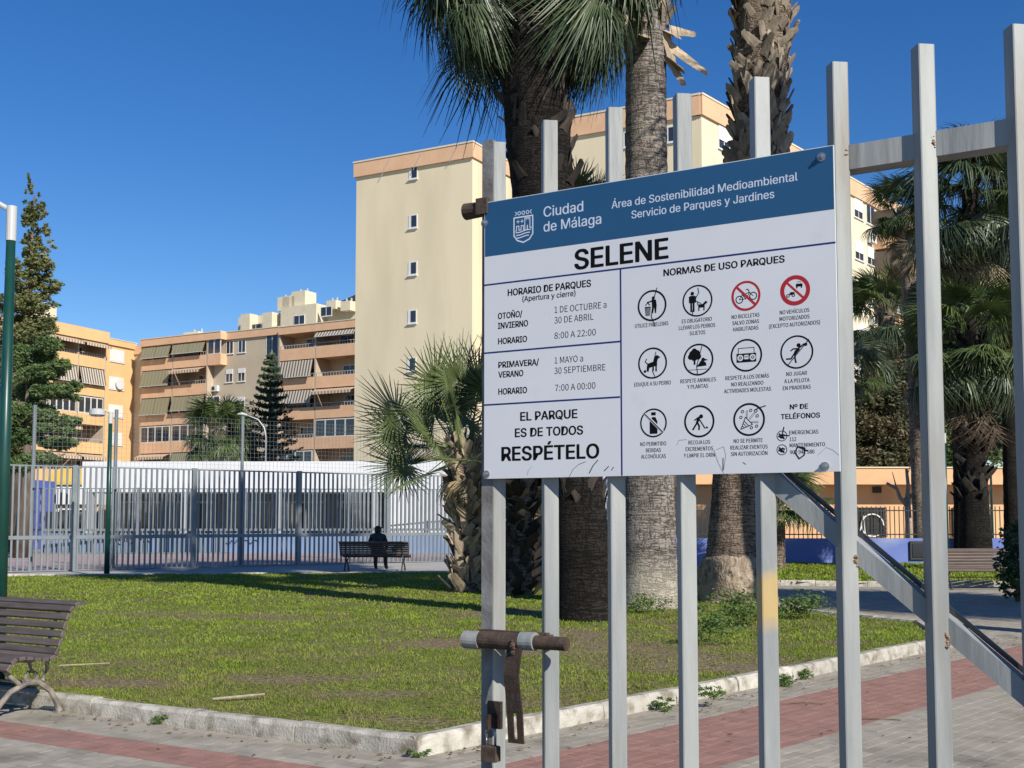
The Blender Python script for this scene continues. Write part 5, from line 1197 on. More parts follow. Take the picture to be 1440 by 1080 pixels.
# ================================================================ GATE AND SIGN
def depth_for(px, y0, y1, H):
    lo, hi = 1.0, 8.0
    for _ in range(50):
        m = (lo + hi) / 2
        if at(px, y0, m).z - at(px, y1, m).z < H: lo = m
        else: hi = m
    return m
ZL = depth_for(680, 285, 672, .75); ZR = depth_for(1176, 206, 663.5, .75)
a_ = at(680, 672, ZL); b_ = at(1180, 664, ZR)
GZ = math.atan2(b_.y - a_.y, b_.x - a_.x); GP = (a_.x, a_.y, 0)
def g_(px, py, yo=0.0): return onp(GP, GZ, px, py, yo)
SW = math.hypot(b_.x - a_.x, b_.y - a_.y); sb0 = (g_(683, 672)[1] + g_(1178, 665)[1]) / 2; st0 = (g_(683, 285)[1] + g_(1170, 207)[1]) / 2
print('SIGN', ZL, ZR, math.degrees(GZ), SW, sb0, st0, [g_(x, y)[1] for x, y in ((683, 285), (900, 250), (1170, 207), (683, 672), (1178, 665))])
BW_ = .04; BA = R(38)
gate = thing('metal_gate', 'galvanised steel bar gate with angled square uprights standing in the foreground', 'gate', GP, GZ)
def bar_mesh(name, h, w_, mats, flaps=None):
    mb = MB(); c, s_ = math.cos(BA), math.sin(BA); r_ = .004
    cor = [(0, 0), (c * w_, s_ * w_), (c * w_ - s_ * w_, s_ * w_ + c * w_), (-s_ * w_, c * w_)]
    poly = []
    for i in range(4):
        p = Vector(cor[i]); a = (Vector(cor[i - 1]) - p).normalized(); d = (Vector(cor[(i + 1) % 4]) - p).normalized()
        poly += [p + a * r_, p + (a + d) * r_ * .3, p + d * r_]
    mb.prism([tuple(p) for p in poly], Vector((0, 0, -.02)), Vector((1, 0, 0)), Vector((0, 1, 0)), Vector((0, 0, 1)), h + .02)
    return mb.mesh(name, mats)
tops = [((765, 168), 0), ((857, 150), 1), ((951, 131), 2), ((1059, 107), 3), ((1171, 86), 4), ((1293, 60), 5), ((1426, 31), 6)]
TZ = [g_(*p)[1] for p, _ in tops]; print('TOPS', TZ)
HB = sum(TZ) / len(TZ)
edges_px = [(762, 300), (854.5, 400), (950, 500), (1058, 500), (1172, 450), (1296, 450), (1424, 450)]
edges_px = [(763.5, 230), (855, 220), (951.5, 200), (1061, 180), (1171.5, 180), (1293, 150), (1427, 150)]
SPX = []
bm0 = bar_mesh('bar', 1, BW_, M['galv'])
for i, (px, py) in enumerate(edges_px):
    x = g_(px, py)[0]; SPX.append(x)
    me = bar_mesh('bar', TZ[i] * .5 + HB * .5, BW_, M['galv_yellow'] if i == 3 else M['galv']); link('bar', me, gate, (x, 0.001, 0))
sp_ = SPX[-1] - SPX[-2]; print('SPX', SPX)
for k in (1, 2, 3): link('bar', bar_mesh('bar', HB, BW_, M['galv']), gate, (SPX[-1] + sp_ * k, .001, 0))
# yellow spray on the fourth bar
mt = M['galv_yellow']; nt = mt.node_tree; bs = nt.nodes['Principled BSDF']; gm = _n(nt, 'ShaderNodeNewGeometry'); sx = _n(nt, 'ShaderNodeSeparateXYZ'); nt.links.new(gm.outputs['Position'], sx.inputs[0])
zc = g_(1068, 822)[1]; hw = abs(g_(1068, 775)[1] - g_(1068, 868)[1]) / 2
sb_ = _n(nt, 'ShaderNodeMath', operation='SUBTRACT'); yn = _n(nt, 'ShaderNodeTexNoise'); yn.inputs['Scale'].default_value = 25; yn.inputs['Detail'].default_value = 6; nt.links.new(gm.outputs['Position'], yn.inputs[0]); ya = _n(nt, 'ShaderNodeMath', operation='MULTIPLY_ADD'); nt.links.new(yn.outputs[0], ya.inputs[0]); ya.inputs[1].default_value = .07; nt.links.new(sx.outputs[2], ya.inputs[2]); nt.links.new(ya.outputs[0], sb_.inputs[0]); sb_.inputs[1].default_value = zc
ab = _n(nt, 'ShaderNodeMath', operation='ABSOLUTE'); nt.links.new(sb_.outputs[0], ab.inputs[0])
mr = _n(nt, 'ShaderNodeMapRange'); mr.inputs[1].default_value = hw * .55; mr.inputs[2].default_value = hw * 1.1; mr.inputs[3].default_value = .8; mr.inputs[4].default_value = 0; nt.links.new(ab.outputs[0], mr.inputs[0])
mx = _n(nt, 'ShaderNodeMix', data_type='RGBA'); old = bs.inputs['Base Color'].links[0].from_socket; nt.links.new(old, mx.inputs[6]); mx.inputs[7].default_value = (.55, .38, .13, 1); nt.links.new(mr.outputs[0], mx.inputs[0]); nt.links.new(mx.outputs[2], bs.inputs['Base Color'])
# top rail, between and behind the uprights
xr0 = g_(688, 300)[0]; yr = .035
zr1 = g_(1225, 197, yr - .02)[1]; zr0 = g_(1225, 232, yr - .02)[1]
b = MB(); b.box(xr0, SPX[-1] + sp_ * 3.2, yr - .012, yr + .04, zr0, zr1); b.build('top_rail', M['galv'], gate)
b = MB(); b.box(xr0, SPX[-1] + sp_ * 3.2, yr - .012, yr + .04, .10, .15); b.build('bottom_rail', M['galv'], gate)
# brace: square tube running down to the right
def gp(px, py, yo): x, z = g_(px, py, yo); return Vector((x, yo, z))
p0 = gp(1064, 655, yr); p1 = gp(1440, 973, yr)
p2 = p1 + (p1 - p0) * .6; dv = (p1 - p0).normalized(); nv = Vector((-dv.z, 0, dv.x)); nv = nv if nv.z > 0 else -nv
hgt = .022
b = MB(); A = [p0, p2]; vs = []
for p in A:
    for dn, dy in ((-hgt, 0), (hgt * .9, 0), (hgt * .9, .05), (-hgt, .05)): vs.append(p + nv * dn + Vector((0, dy - .012, 0)))
b.add(vs, [(0, 1, 2, 3), (7, 6, 5, 4), (0, 4, 5, 1), (1, 5, 6, 2), (2, 6, 7, 3), (3, 7, 4, 0)]); b.build('brace', M['galv'], gate)
b = MB(); vs = []  # thin dark strip behind the upper edge of the brace
for p in A:
    for dn, dy in ((hgt * .95, .040), (hgt * 1.45, .040), (hgt * 1.45, .046), (hgt * .95, .046)): vs.append(p + nv * dn + Vector((0, dy, 0)))
b.add(vs, [(0, 1, 2, 3), (7, 6, 5, 4), (0, 4, 5, 1), (1, 5, 6, 2), (2, 6, 7, 3), (3, 7, 4, 0)]); b.build('brace_dark_strip', M['car_paint'], gate)
# rusty welds
def blob(mb, c, r_, seed):
    g = random.Random(seed)
    for k in range(14):
        p = Vector(c) + Vector((g.uniform(-.35, .35) * r_, g.uniform(-.2, .2) * r_, g.uniform(-1.5, 1.5) * r_)); s_ = r_ * g.uniform(.3, .55)
        mb.tube([p - Vector((0, 0, s_)), p, p + Vector((0, 0, s_))], [s_ * .3, s_, s_ * .3], 6)
cb_, sb1 = math.cos(BA) * BW_, math.sin(BA) * BW_
for i, (px, py) in enumerate(((1188, 217), (1311, 200), (1202, 788), (1331, 900), (1441, 190))):
    x, z = g_(px, py, sb1 - .006); b = MB(); blob(b, (x, sb1 - .003, z), .010, i); b.build('weld', M['rust_stain'], gate)
# latch side stile: flat grey tube facing us and an angled bright one beside it
xl, _ = g_(676, 760); xm, _ = g_(691, 760); xt = g_(683, 196)[1]
b = MB(); b.box(xl, xm, .004, .045, -.02, g_(683, 197)[1]); b.build('stile', M['galv_dull'], gate)
b = MB(); b.box(xl + .004, xm - .001, -.001, .003, g_(683, 862)[1], g_(683, 197)[1] + .002); 
me = bar_mesh('bar', g_(700, 197)[1], .036, M['galv']); link('stile', me, gate, (xm + .001, .003, 0))
# latch barrels and bolt, lying across the stile in front
def cyl(px0, px1, pyc, r_, mat, name, yo=-.038, n=18, parent=gate):
    x0, z0 = g_(px0, pyc, yo); x1, z1 = g_(px1, pyc, yo); b = MB(); b.tube([(x0, yo, z0), (x1, yo, z0)], r_, n); return b.build(name, M[mat], parent, smooth=False)
cyl(654, 676, 899, .0235, 'galv', 'latch_barrel'); cyl(676.3, 733, 899, .0225, 'rust', 'latch_barrel'); cyl(733.3, 753, 901, .0235, 'galv', 'latch_barrel')
cyl(753.3, 797, 903, .0175, 'rust', 'latch_bolt')
x0, z0 = g_(690, 886, -.012); x1, z1 = g_(771, 886, -.012); b = MB(); b.box(x0 - .03, x1, -.022, -.004, z0 - .004, z0 + .001); b.box(x0, x0 + .03, -.03, .01, z0 - .03, z0 - .005); b.box(x1 - .02, x1, -.03, .015, z0 - .04, z0 - .005); b.build('latch_plate', M['rust'], gate)
# swinging strap with a slot
yo = -.066; ctr = [(720.5, 903), (719.5, 925), (719, 950), (720, 975), (723, 1000), (724, 1025), (723.5, 1046)]; hw_ = [.0225, .022, .0215, .0215, .0225, .023, .021]
th = .006; L3 = [gp(px, py, yo) for px, py in ctr]; bows = [.016, .004, -.002, .002, .0, .004, .008]
b = MB()
def quadbox(a0, a1, c0, c1): 
    v = [a0, a1, c1, c0]; w_ = [p + Vector((0, th, 0)) for p in v]; b.add(v + w_, [(0, 1, 2, 3), (7, 6, 5, 4), (0, 4, 5, 1), (1, 5, 6, 2), (2, 6, 7, 3), (3, 7, 4, 0)])
for i in range(4):
    a, c = L3[i] + Vector((0, bows[i], 0)), L3[i + 1] + Vector((0, bows[i + 1], 0)); quadbox(a - Vector((hw_[i], 0, 0)), a + Vector((hw_[i], 0, 0)), c - Vector((hw_[i + 1], 0, 0)), c + Vector((hw_[i + 1], 0, 0)))
a, c = L3[4] + Vector((0, 0, 0)), L3[6] + Vector((0, .006, 0)); sl = .0055; zs0 = a.z - .006; zs1 = c.z + .010
def pz(z): t = (a.z - z) / (a.z - c.z); return a.lerp(c, t)
for z0_, z1_, x0_, x1_ in ((a.z, zs0, -.0225, .0225), (zs0, zs1, -.0225, -sl), (zs0, zs1, sl, .0225), (zs1, c.z, -.0225, .0225)):
    q0_, q1_ = pz(z0_), pz(z1_); quadbox(q0_ + Vector((x0_, 0, 0)), q0_ + Vector((x1_, 0, 0)), q1_ + Vector((x0_, 0, 0)), q1_ + Vector((x1_, 0, 0)))
strap = b.build('latch_strap', M['rust_dark'], gate)
b = MB(); blob(b, L3[0] + Vector((0, .004, -.012)), .012, 9); b.build('weld', M['rust'], strap)
# hasp eye and padlock
xh, zh = g_(697, 1008, -.008); b = MB(); b.box(xh - .022, xh + .018, -.014, -.002, zh - .03, zh + .04); b.box(xh - .004, xh + .004, -.05, -.014, zh - .028, zh + .01); b.build('hasp', M['rust_dark'], gate)
pk = thing('padlock', 'rusty brown padlock hanging from the gate hasp beside the latch strap', 'padlock', tuple(Vector(GP) + Vector((math.cos(GZ), math.sin(GZ), 0)) * xh + Vector((0, 0, zh - .07))), GZ)
b = MB(); b.bevbox(-.022, .022, -.045, -.019, -.04, .0, .003); b.build('body', M['rust'], pk)
b = MB(); b.tube([(-.014, -.032, 0), (-.014, -.032, .03)] + [(.014 * math.cos(t), -.032, .03 + .014 * math.sin(t)) for t in [math.pi - k * math.pi / 6 for k in range(7)]] + [(.014, -.032, 0)], .0035, 8); b.build('shackle', M['steel'], pk, smooth=True)
# rusty hinge lug upper left
x0, z0 = g_(653, 298, .01); x1, _ = g_(678, 298, .01)
b = MB(); b.tube([(x0, .012, z0), (x0 + .003, .012, z0), (x1 - .004, .012, z0), (x1, .012, z0)], [.017, .023, .021, .017], 14); b.box(x1 - .006, x1 + .03, -.014, .02, z0 - .02, z0 + .024); b.build('hinge_lug', M['rust'], gate)

# ------------------------------------------------------------------ sign
sg = thing('park_sign', 'white and blue park rules sign SELENE bolted on the gate bars', 'sign', (GP[0], GP[1], 0), GZ)
YF = -.008
x0 = g_(681, 500, YF)[0]; x1 = g_(1176, 400, YF)[0]
b = MB(); b.box(x0, x1, YF, YF + .006, sb0, st0); panel = b.build('panel', M['sign_white'], sg)
zh0 = (g_(683, 361.5, YF)[1] + g_(1172, 294, YF)[1]) / 2
b = MB(); b.box(x0 + .0015, x1 - .0015, YF - .00010, YF - .00002, zh0, st0 - .0015); b.build('header_band', M['sign_blue'], sg)
YL = YF - .00016
def line_h(pxa, pya, pxb, pyb, w_=.0045):
    xa, za = g_(pxa, pya, YF); xb, zb = g_(pxb, pyb, YF); z = (za + zb) / 2; b = MB(); b.box(xa, xb, YL, YL + .00012, z - w_ / 2, z + w_ / 2); b.build('rule_line', M['sign_line'], sg); return z
zl1 = line_h(681, 402, 1175, 340); line_h(681, 497, 872, 480); line_h(681, 570, 872, 558)
xv, _ = g_(873.5, 520, YF); b = MB(); b.box(xv - .0022, xv + .0022, YL - .00003, YL + .00008, sb0 + .001, zl1 - .0023); b.build('rule_line', M['sign_line'], sg)
FONT = None
try:
    import os
    fp_ = os.path.join(bpy.utils.system_resource('DATAFILES'), 'fonts', 'Inter.woff2')   # Blender's own interface typeface
    if os.path.exists(fp_): FONT = bpy.data.fonts.load(fp_)
    fp2 = os.path.join(os.path.dirname(fp_), 'Noto Sans CJK Regular.woff2')
    FONT2 = bpy.data.fonts.load(fp2) if os.path.exists(fp2) else FONT
except Exception: FONT = FONT2 = None
def txt_mesh(s, bold=0, font=None):
    cu = bpy.data.curves.new('t', 'FONT'); cu.body = s; cu.font = (font or FONT) or cu.font; cu.size = 1;  cu.fill_mode = 'FRONT' if False else 'BOTH'; cu.extrude = 0; cu.resolution_u = 4
    o = bpy.data.objects.new('t', cu); COL.objects.link(o); bpy.context.view_layer.update()
    dg = bpy.context.evaluated_depsgraph_get(); me = bpy.data.meshes.new_from_object(o.evaluated_get(dg)); bpy.data.objects.remove(o); bpy.data.curves.remove(cu); return me
def cap_of(f):
    h = txt_mesh('H', 0, f); return max(v.co.y for v in h.vertices)
CAPS = {1: cap_of(FONT), 2: cap_of(FONT2)}
def text(s, pxl, pxr, pyb, cap_px, mat='sign_black', bold=.0, f=1):
    """lettering fitted to its measured width and cap height; bold strokes are built by overlaying shifted outlines a hair apart"""
    xa, za = g_(pxl, pyb, YF); xb, _ = g_(pxr, pyb, YF); _, zt_ = g_(pxl, pyb - cap_px, YF); cap = zt_ - za
    me = txt_mesh(s, 0, FONT if f == 1 else FONT2); co = np.array([v.co for v in me.vertices]); mn = co[:, 0].min(); mxx = co[:, 0].max()
    sx_ = (xb - xa) / (mxx - mn + 2 * bold); sz = cap / (CAPS[f] + 1.0 * bold)
    faces = [tuple(p.vertices) for p in me.polygons]; mb = MB()
    sh = [(0, 0)] if bold < .002 else [(-1, 0), (1, 0), (-.6, .5), (.6, .5), (-.6, -.5), (.6, -.5), (0, 0)] if bold > .012 else [(-1, 0), (1, 0), (0, 0)]
    for k, (ax, ay) in enumerate(sh):
        mb.add([(xa + (c[0] - mn + bold + ax * bold) * sx_, YL - .00005 - k * .000012, za + (c[1] + bold * .5 + ay * bold) * sz) for c in co], faces)
    return mb.build('lettering', M[mat], sg)
B1, B2_, B3 = .026, .014, .0
for s, a, c, y, cp in (("Ciudad", 764.4, 820.4, 305.5, 14.4), ("de Málaga", 764.4, 845.7, 326.3, 14.2)): text(s, a, c, y, cp, 'sign_pale', .010)
for s, a, c, y, cp in (("Área de Sostenibilidad Medioambiental", 860, 1122.5, 293.6, 11), ("Servicio de Parques y Jardines", 888, 1089.5, 307.5, 11)): text(s, a, c, y, cp, 'sign_pale', .010)
text("SELENE", 807.6, 940.5, 379.8, 28.2, bold=B1)
text("NORMAS DE USO PARQUES", 933, 1104, 388.7, 9.7, bold=B1)
for s, a, c, y, cp in (("HORARIO DE PARQUES", 714, 831.4, 416.5, 9.6), ("OTOÑO/", 700.2, 734.6, 449, 8.6), ("INVIERNO", 700.2, 742.7, 462.9, 8.8), ("HORARIO", 700.5, 741.3, 484.5, 8.8), ("PRIMAVERA/", 700.8, 758, 517.8, 8.8), ("VERANO", 700.8, 736, 531.5, 8.8), ("HORARIO", 700.8, 741.3, 555.3, 8.8), ("EL PARQUE", 731.5, 812.2, 592, 12.4), ("ES DE TODOS", 724, 820.2, 615, 12.4), ("RESPÉTELO", 705, 842.9, 648.6, 20)): text(s, a, c, y, cp, bold=B1)
text("(Apertura y cierre)", 734.6, 809.5, 424.3, 7.6, bold=B2_)
for s, a, c, y, cp in (("1 DE OCTUBRE a", 780, 853, 440.3, 8.8), ("30 DE ABRIL", 779.7, 834.6, 455, 8.8), ("8:00 A 22:00", 779.7, 838, 476.6, 8.8), ("1 MAYO a", 780, 820, 511.3, 8.8), ("30 SEPTIEMBRE", 779.7, 851.5, 526, 8.8), ("7:00 A 00:00", 780.6, 837.4, 550, 8.8)): text(s, a, c, y, cp, bold=B3, f=2)
for s, a, c, y in (("UTILICE PAPELERAS", 892.9, 940, 461.5), ("ES OBLIGATORIO", 958.9, 1001.2, 455), ("LLEVAR LOS PERROS", 954.8, 1006, 464.2), ("SUJETOS", 969.7, 991.9, 471.7), ("EDUQUE A SU PERRO", 892, 943.5, 543.8), ("RESPETE ANIMALES", 956.9, 1006.9, 539.2), ("Y PLANTAS", 966.6, 996, 547), ("NO BICICLETAS", 1028.9, 1068.3, 448.8),
    ("SALVO ZONAS", 1029.8, 1067.6, 457.5), ("HABILITADAS", 1031, 1066.8, 466.3), ("NO VEHÍCULOS", 1096.7, 1138.4, 442.4), ("MOTORIZADOS", 1096.3, 1138.7, 451.5), ("(EXCEPTO AUTORIZADOS)", 1081.6, 1153.3, 462), ("RESPETE A LOS DEMÁS", 1020.3, 1081.6, 534.8), ("NO REALIZANDO", 1028.5, 1073.6, 543.5), ("ACTIVIDADES MOLESTAS", 1018.2, 1084.5, 553.2),
    ("NO JUGAR", 1105.7, 1135, 528.9), ("A LA PELOTA", 1103, 1138.6, 539), ("EN PRADERAS", 1101, 1140.3, 548.8), ("NO PERMITIDO", 900.5, 937, 627.5), ("BEBIDAS", 908.4, 929.4, 636.2), ("ALCOHÓLICAS", 901.5, 936.4, 645), ("RECOJA LOS", 968.2, 999, 625.2), ("EXCREMENTOS", 964.3, 1002.9, 634.4), ("Y LIMPIE EL ORÍN", 961.8, 1005.5, 643.6),
    ("NO SE PERMITE", 1031.8, 1072.7, 623.1), ("REALIZAR EVENTOS", 1027.2, 1079.7, 632.4), ("SIN AUTORIZACIÓN", 1027.8, 1079.4, 641.3), ("EMERGENCIAS", 1109.9, 1150.9, 611.2), ("112", 1110.5, 1119.9, 620.5), ("MANTENIMIENTO", 1110.5, 1160.4, 629.1), ("900 942 580", 1111, 1145.5, 638.7)): text(s, a, c, y, 5.6, bold=.006, f=2)
text("Nº DE", 1110.7, 1136.7, 575.9, 7.2, bold=B1); text("TELÉFONOS", 1098.1, 1153.4, 589.6, 7.2, bold=B1)
# flat drawing helper on the sign face
class Pic:
    def __init__(s, x, z, r_): s.x, s.z, s.r = x, z, r_; s.mb = MB(); s.k = 0
    def _p(s, pts, mi):
        s.k += 1; y = YL - .00005 - s.k * .000012
        s.mb.add([(s.x + a * s.r, y, s.z + c * s.r) for a, c in pts], [tuple(range(len(pts)))], mi); return s
    def poly(s, pts, mi=0): return s._p(pts, mi)
    def disc(s, x, y, r_, mi=0, n=20, sy=1): return s._p([(x + r_ * math.cos(2 * math.pi * k / n), y + sy * r_ * math.sin(2 * math.pi * k / n)) for k in range(n)], mi)
    def ring(s, x, y, r0, r1, mi=0, n=56, a0=0, a1=360):
        s.k += 1; yy_ = YL - .00005 - s.k * .000012; vs = []; full = a1 - a0 >= 360; m = n if full else n + 1
        for k in range(m):
            t = math.radians(a0 + (a1 - a0) * k / n)
            for q_ in (r0, r1): vs.append((s.x + (x + q_ * math.cos(t)) * s.r, yy_, s.z + (y + q_ * math.sin(t)) * s.r))
        fs = [(2 * k, 2 * k + 1, (2 * k + 3) % (2 * m), (2 * k + 2) % (2 * m)) for k in range(n)]; s.mb.add(vs, fs, mi); return s
    def line(s, pts, w_=.1, mi=0):
        for (a, c), (d, e) in zip(pts, pts[1:]):
            v = Vector((d - a, e - c)); 
            if v.length < 1e-6: continue
            v.normalize(); nx, ny = -v.y * w_ / 2, v.x * w_ / 2; ex_, ey_ = v.x * w_ * .3, v.y * w_ * .3
            s._p([(a - nx - ex_, c - ny - ey_), (d - nx + ex_, e - ny + ey_), (d + nx + ex_, e + ny + ey_), (a + nx - ex_, c + ny - ey_)], mi)
        return s
    def rect(s, x0, y0, x1, y1, mi=0): return s._p([(x0, y0), (x1, y0), (x1, y1), (x0, y1)], mi)
    def done(s, name, label=None, mats=('sign_black', 'sign_white', 'sign_red', 'sign_pale', 'ink')):
        o = s.mb.build(name, [M[m] for m in mats], sg)
        if label: o['label'] = label
        return o
def icon(px, py, r_=.039):
    x, z = g_(px, py, YF); return Pic(x, z, r_)
# 1 litter bin
p = icon(916.9, 429.7).ring(0, 0, .88, 1.0); p.disc(.1, .48, .11).poly([(-.02, .4), (.28, .36), (.33, 0), (.28, -.5), (.2, -.5), (.15, -.1), (.08, -.5), (0, -.5), (0, .0)]).line([(.05, .3), (-.32, .22)], .09); p.poly([(-.5, -.05), (-.08, -.05), (-.14, -.62), (-.44, -.62)]).line([(-.45, .05), (-.3, .2), (-.15, .05)], .06)
for k in range(4): p.line([(-.42 + k * .09, -.12), (-.40 + k * .075, -.58)], .02, 1)
p.line([(.35, 1.1), (.1, .3), (-.05, -.7), (.12, -1.15), (.2, -1.35)], .055, 4).done('pictogram', 'person dropping litter in a bin, crossed by a pen line')
# 2 dog on lead
p = icon(980.7, 422.9).ring(0, 0, .9, 1.0); p.disc(-.33, .48, .12).rect(-.5, -.12, -.16, .34).rect(-.56, -.1, -.51, .3).rect(-.15, -.1, -.08, .3).rect(-.47, -.68, -.35, -.12).rect(-.31, -.68, -.19, -.12).line([(-.1, .0), (.25, -.2)], .04)
p.poly([(.05, -.25), (.45, -.22), (.5, -.45), (.08, -.45)]).rect(.06, -.65, .13, -.4).rect(.4, -.65, .47, -.4).poly([(.38, -.2), (.55, -.05), (.68, -.15), (.5, -.3)]).line([(.05, -.28), (-.0, -.12)], .05).line([(.05, .8), (.1, .5), (-.2, 0), (-.35, -.9)], .05, 4).done('pictogram', 'person walking a dog on a lead, crossed by a pen line')
# 3 no bicycles
p = icon(1048.9, 416, .036).disc(0, 0, .84, 1, 40).ring(0, 0, .84, 1.0, 2); p.ring(-.45, -.22, .20, .27).ring(.5, -.05, .20, .27).line([(-.45, -.22), (-.25, .1), (.25, .2), (.5, -.05)], .05).line([(-.25, .1), (0, -.2), (.25, .2)], .05).line([(-.45, -.22), (0, -.2)], .05).line([(.25, .2), (.15, .42), (.02, .42)], .06).line([(-.62, .62), (.62, -.62)], .17, 2).done('pictogram', 'bicycle struck out in a red ring')
# 4 no vehicles
p = icon(1118.1, 408.3, .0355).disc(0, 0, .74, 1, 40).ring(0, 0, .72, 1.0, 2); p.line([(-.52, .52), (.52, -.52)], .16, 2).rect(.05, .22, .5, .4).poly([(.12, .4), (.43, .4), (.38, .56), (.17, .56)]).rect(.08, .12, .17, .22).rect(.38, .12, .47, .22).rect(.16, .42, .39, .52, 1).ring(-.48, -.32, .06, .12).ring(-.12, -.3, .06, .12).poly([(-.4, -.2), (-.3, -.08), (-.0, -.12), (-.12, -.28), (-.35, -.28)]).done('pictogram', 'car and motorcycle struck out in a thick red ring')
# 5 dog
p = icon(917.6, 510.6).ring(0, 0, .89, 1.0); p.poly([(-.35, -.02), (.1, .1), (.32, .12), (.32, -.18), (-.25, -.3)]).poly([(.05, .1), (.15, .42), (.32, .5), (.55, .34), (.38, .25), (.32, .05)]).poly([(-.35, -.02), (-.2, -.25), (-.28, -.55), (-.4, -.5), (-.4, -.3)]).rect(.2, -.55, .3, -.1).rect(.02, -.5, .1, -.1).line([(-.33, -.05), (-.5, .12), (-.4, .28)], .06).disc(-.52, -.5, .09).line([(.25, .7), (.05, 0), (.0, -.5), (.15, -.85)], .05, 4).done('pictogram', 'sitting dog inside a ring')
# 6 tree and duck
p = icon(981.9, 505.7).ring(0, 0, .89, 1.0)
for x, y, r_ in ((-.35, .35, .25), (-.1, .4, .22), (-.5, .2, .18), (0, .2, .2), (-.25, .15, .22), (-.25, .55, .17)): p.disc(x, y, r_)
p.rect(-.3, -.3, -.18, .1).poly([(-.15, -.45), (.55, -.4), (.5, -.2), (.3, -.1), (.3, .02), (.15, -.1), (.05, -.25)]).disc(.33, -.02, .12).poly([(.4, .04), (.66, -.06), (.42, -.1)]).line([(-.6, -.62), (.6, -.62)], .03).line([(.25, .8), (.05, .1), (-.1, -.4), (-.05, -.95)], .05, 4).done('pictogram', 'tree and duck inside a ring')
# 7 radio
p = icon(1049.5, 499.6).ring(0, 0, .89, 1.0); p.rect(-.62, -.42, .62, .12).line([(-.5, .12), (-.5, .45), (.5, .45), (.5, .12)], .04)
for x in (-.38, .4): p.ring(x, -.14, .1, .19, 1).disc(x, -.14, .05, 1)
p.rect(-.13, -.24, .14, .02, 1).rect(-.1, -.12, .11, -.07).done('pictogram', 'portable radio inside a ring')
# 8 ball player
p = icon(1120.4, 495).ring(0, 0, .9, 1.0); p.disc(.12, .4, .12).poly([(-.12, .08), (.12, .28), (.2, .15), (-.1, -.2), (-.2, -.12)]).line([(.12, .22), (.45, .45)], .09).line([(.05, .2), (-.2, .2), (-.35, .1)], .08).line([(-.15, -.1), (-.35, -.38), (-.62, -.38)], .09).line([(-.1, -.15), (-.1, -.4), (-.05, -.62)], .09).disc(.55, .42, .10).line([(-.55, -.75), (.75, .7)], .055, 4).done('pictogram', 'player reaching for a ball inside a ring')
# 9 bottle
p = icon(918.9, 594.7, .0358).ring(0, 0, .89, 1.0); p.rect(-.16, .52, .18, .74).poly([(-.1, .4), (.15, .4), (.3, .1), (.3, -.75), (-.28, -.75), (-.28, .1)]).line([(-.62, .62), (.68, -.62)], .20, 1).line([(-.7, .68), (.7, -.68)], .085).done('pictogram', 'bottle struck out inside a ring')
# 10 shovel
p = icon(983.3, 592.5).ring(0, 0, .88, 1.0); p.disc(.13, .3, .13).poly([(-.1, .28), (.02, .3), (.06, .12), (-.1, -.15), (-.22, -.05)]).line([(-.12, .2), (-.3, .08)], .08).line([(-.15, -.1), (-.42, -.5)], .11).line([(-.1, -.1), (.0, -.3), (-.02, -.5)], .11).line([(.0, .15), (.35, -.4)], .07).poly([(.3, -.45), (.6, -.45), (.5, -.3), (.42, -.42), (.33, -.36)]).done('pictogram', 'person with a shovel inside a ring')
# 11 party popper
p = icon(1053.3, 589.9).ring(0, 0, .88, 1.0); p.line([(-.52, -.58), (-.22, .15), (.22, -.3), (-.52, -.58)], .05)
for t in (.3, .5, .7): p.line([(-.52 + .3 * t, -.58 + .73 * t), (-.52 + .74 * t, -.58 + .28 * t)], .04)
for a, c in (((-.12, .15), (-.12, .52)), ((.05, .05), (.35, .38)), ((.2, -.15), (.55, -.18))): p.line([a, c], .10).line([a, c], .05, 1)
for x, y in ((-.4, .5), (.12, .55), (.45, .5), (.52, .2), (-.5, .15), (.15, -.5), (.48, -.42)): p.ring(x, y, .06, .10, n=10)
p.line([(.35, .55), (.65, .68), (1.05, .78)], .06, 4).done('pictogram', 'party popper inside a ring')
# phone rings with scribbles
for py, lab in ((613, 'upper phone symbol covered by an ink scrawl'), (632.5, 'lower phone symbol covered by an ink scrawl')):
    p = icon(1099.6, py, .0125).ring(0, 0, .86, 1.0).ring(0, 0, .25, .5, a0=200, a1=340).line([(-.5, .4), (.4, -.5)], .3, 4).line([(-.6, -.1), (.1, .25), (.5, .1)], .3, 4)
    if py < 620: p.line([(0, 0), (.4, 1.6)], .22, 4).line([(-.2, .1), (1.4, .0)], .22, 4)
    p.done('pictogram', lab)
def ink(pts, w_=.0016, mat='ink', label=None):
    P_ = [g_(px, py, YF) for px, py in pts]; p = Pic(0, 0, 1); p.k = 30; p.line(P_, w_); o = p.mb.build('graffiti_mark', M[mat], sg); return o
ink([(1122, 628), (1118, 636), (1124, 645), (1131, 640), (1132, 630), (1122, 628), (1136, 634)], .0028)
ink([(800, 672), (806, 660), (814, 653), (824, 649)], .0010); ink([(829, 665), (834, 655), (841, 647)], .0022); ink([(850, 662), (856, 656)], .0022); ink([(860, 661), (863, 657)], .0018); ink([(742, 668), (743, 662), (748, 656)], .001, 'ink_faint')
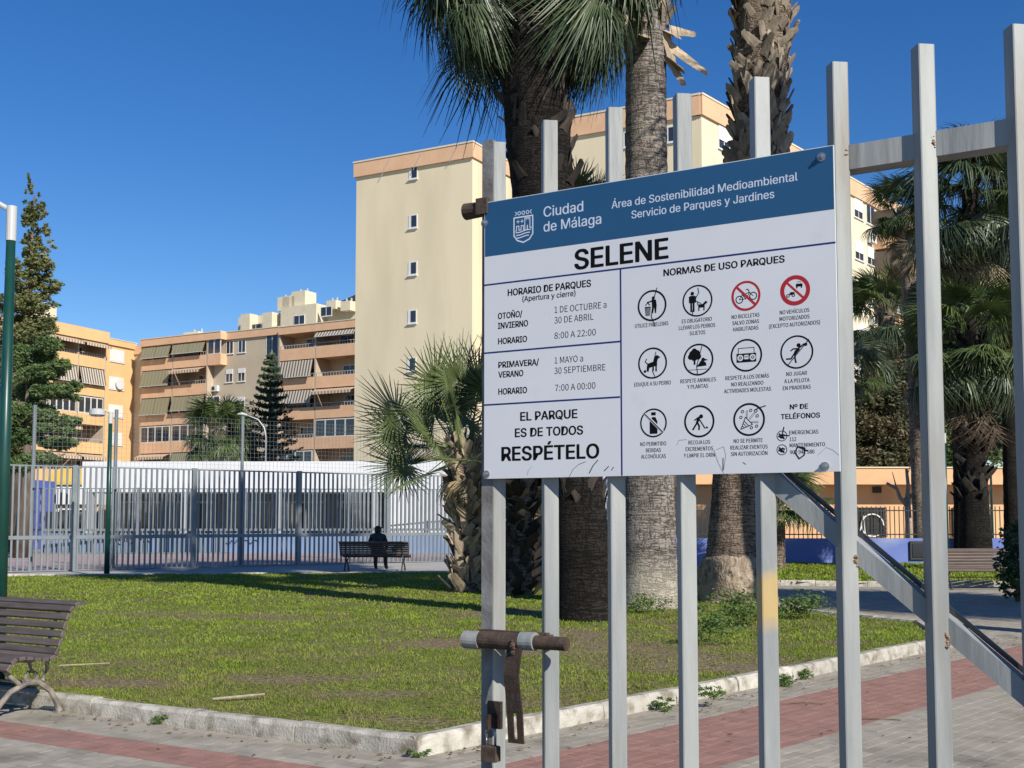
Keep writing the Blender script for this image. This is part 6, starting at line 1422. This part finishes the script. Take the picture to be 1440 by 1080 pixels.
ink([(1150, 640), (1162, 629), (1172, 633), (1180, 640)], .0009, 'ink_faint'); ink([(1004, 632), (1010, 650), (1018, 666)], .0009, 'ink_faint'); ink([(1008, 632), (1018, 628), (1021, 640), (1018, 660)], .0009, 'ink_faint'); ink([(1017, 644), (1017, 662)], .0016)
ink([(952, 626), (955, 619), (966, 618)], .0008, 'ink_faint'); ink([(1045, 650), (1049, 653)], .0012)
# crest
x, z = g_(736, 315, YF); p = Pic(x, z, .034)
for k in range(5):
    if k in (0, 4): p.ring(-.76 + k * .38, .90, .095, .16, 3, n=18, a0=-90 if k == 0 else 90, a1=90 if k == 0 else 270)
    else: p.ring(-.76 + k * .38, .90, .095, .16, 3, n=22)
sh_ = [(-.85, .58), (.85, .58), (.85, -.85), (.55, -1.25), (0, -1.45), (-.55, -1.25), (-.85, -.85), (-.85, .58)]
p.line(sh_, .11, 3)
for x_ in (-.48, -.12): p.line([(x_ - .12, .24), (x_ + .12, .24)], .06, 3).line([(x_, .12), (x_, .36)], .06, 3)
p.line([(-.7, -.48), (-.62, -.48), (-.62, -.12), (-.4, -.12), (-.4, -.45), (-.2, -.45), (-.2, -.12), (.02, -.12), (.02, -.45), (.14, -.45), (.14, .45), (.6, .45), (.6, -.35), (.75, -.35)], .075, 3).line([(.3, .45), (.3, .3)], .06, 3).line([(.45, .45), (.45, .3)], .06, 3).line([(.37, -.45), (.37, -.15)], .1, 3)
for k in range(3): p.line([(-.68 + .05 * k, -.62 - .22 * k), (-.3, -.62 - .22 * k), (0, -.55 - .22 * k), (.3, -.5 - .22 * k), (.68 - .1 * k, -.5 - .22 * k)], .085, 3)
p.done('pictogram', 'pale shield crest with castle and waves under a row of rings')
# bolts
for px, py, lg in ((681.5, 314, .008), (1155, 221, .009), (1160, 656, .010), (684, 667, .008)):
    x, z = g_(px, py, YF); b = MB(); b.tube([(x, YF - .002, z), (x, YF - .0005, z)], .0105, 16); b.tube([(x, YF - lg, z), (x, YF - .002, z)], .006, 6); b.tube([(x, YF - lg - .004, z), (x, YF - lg, z)], .0035, 8); b.build('bolt', M['steel'], sg)
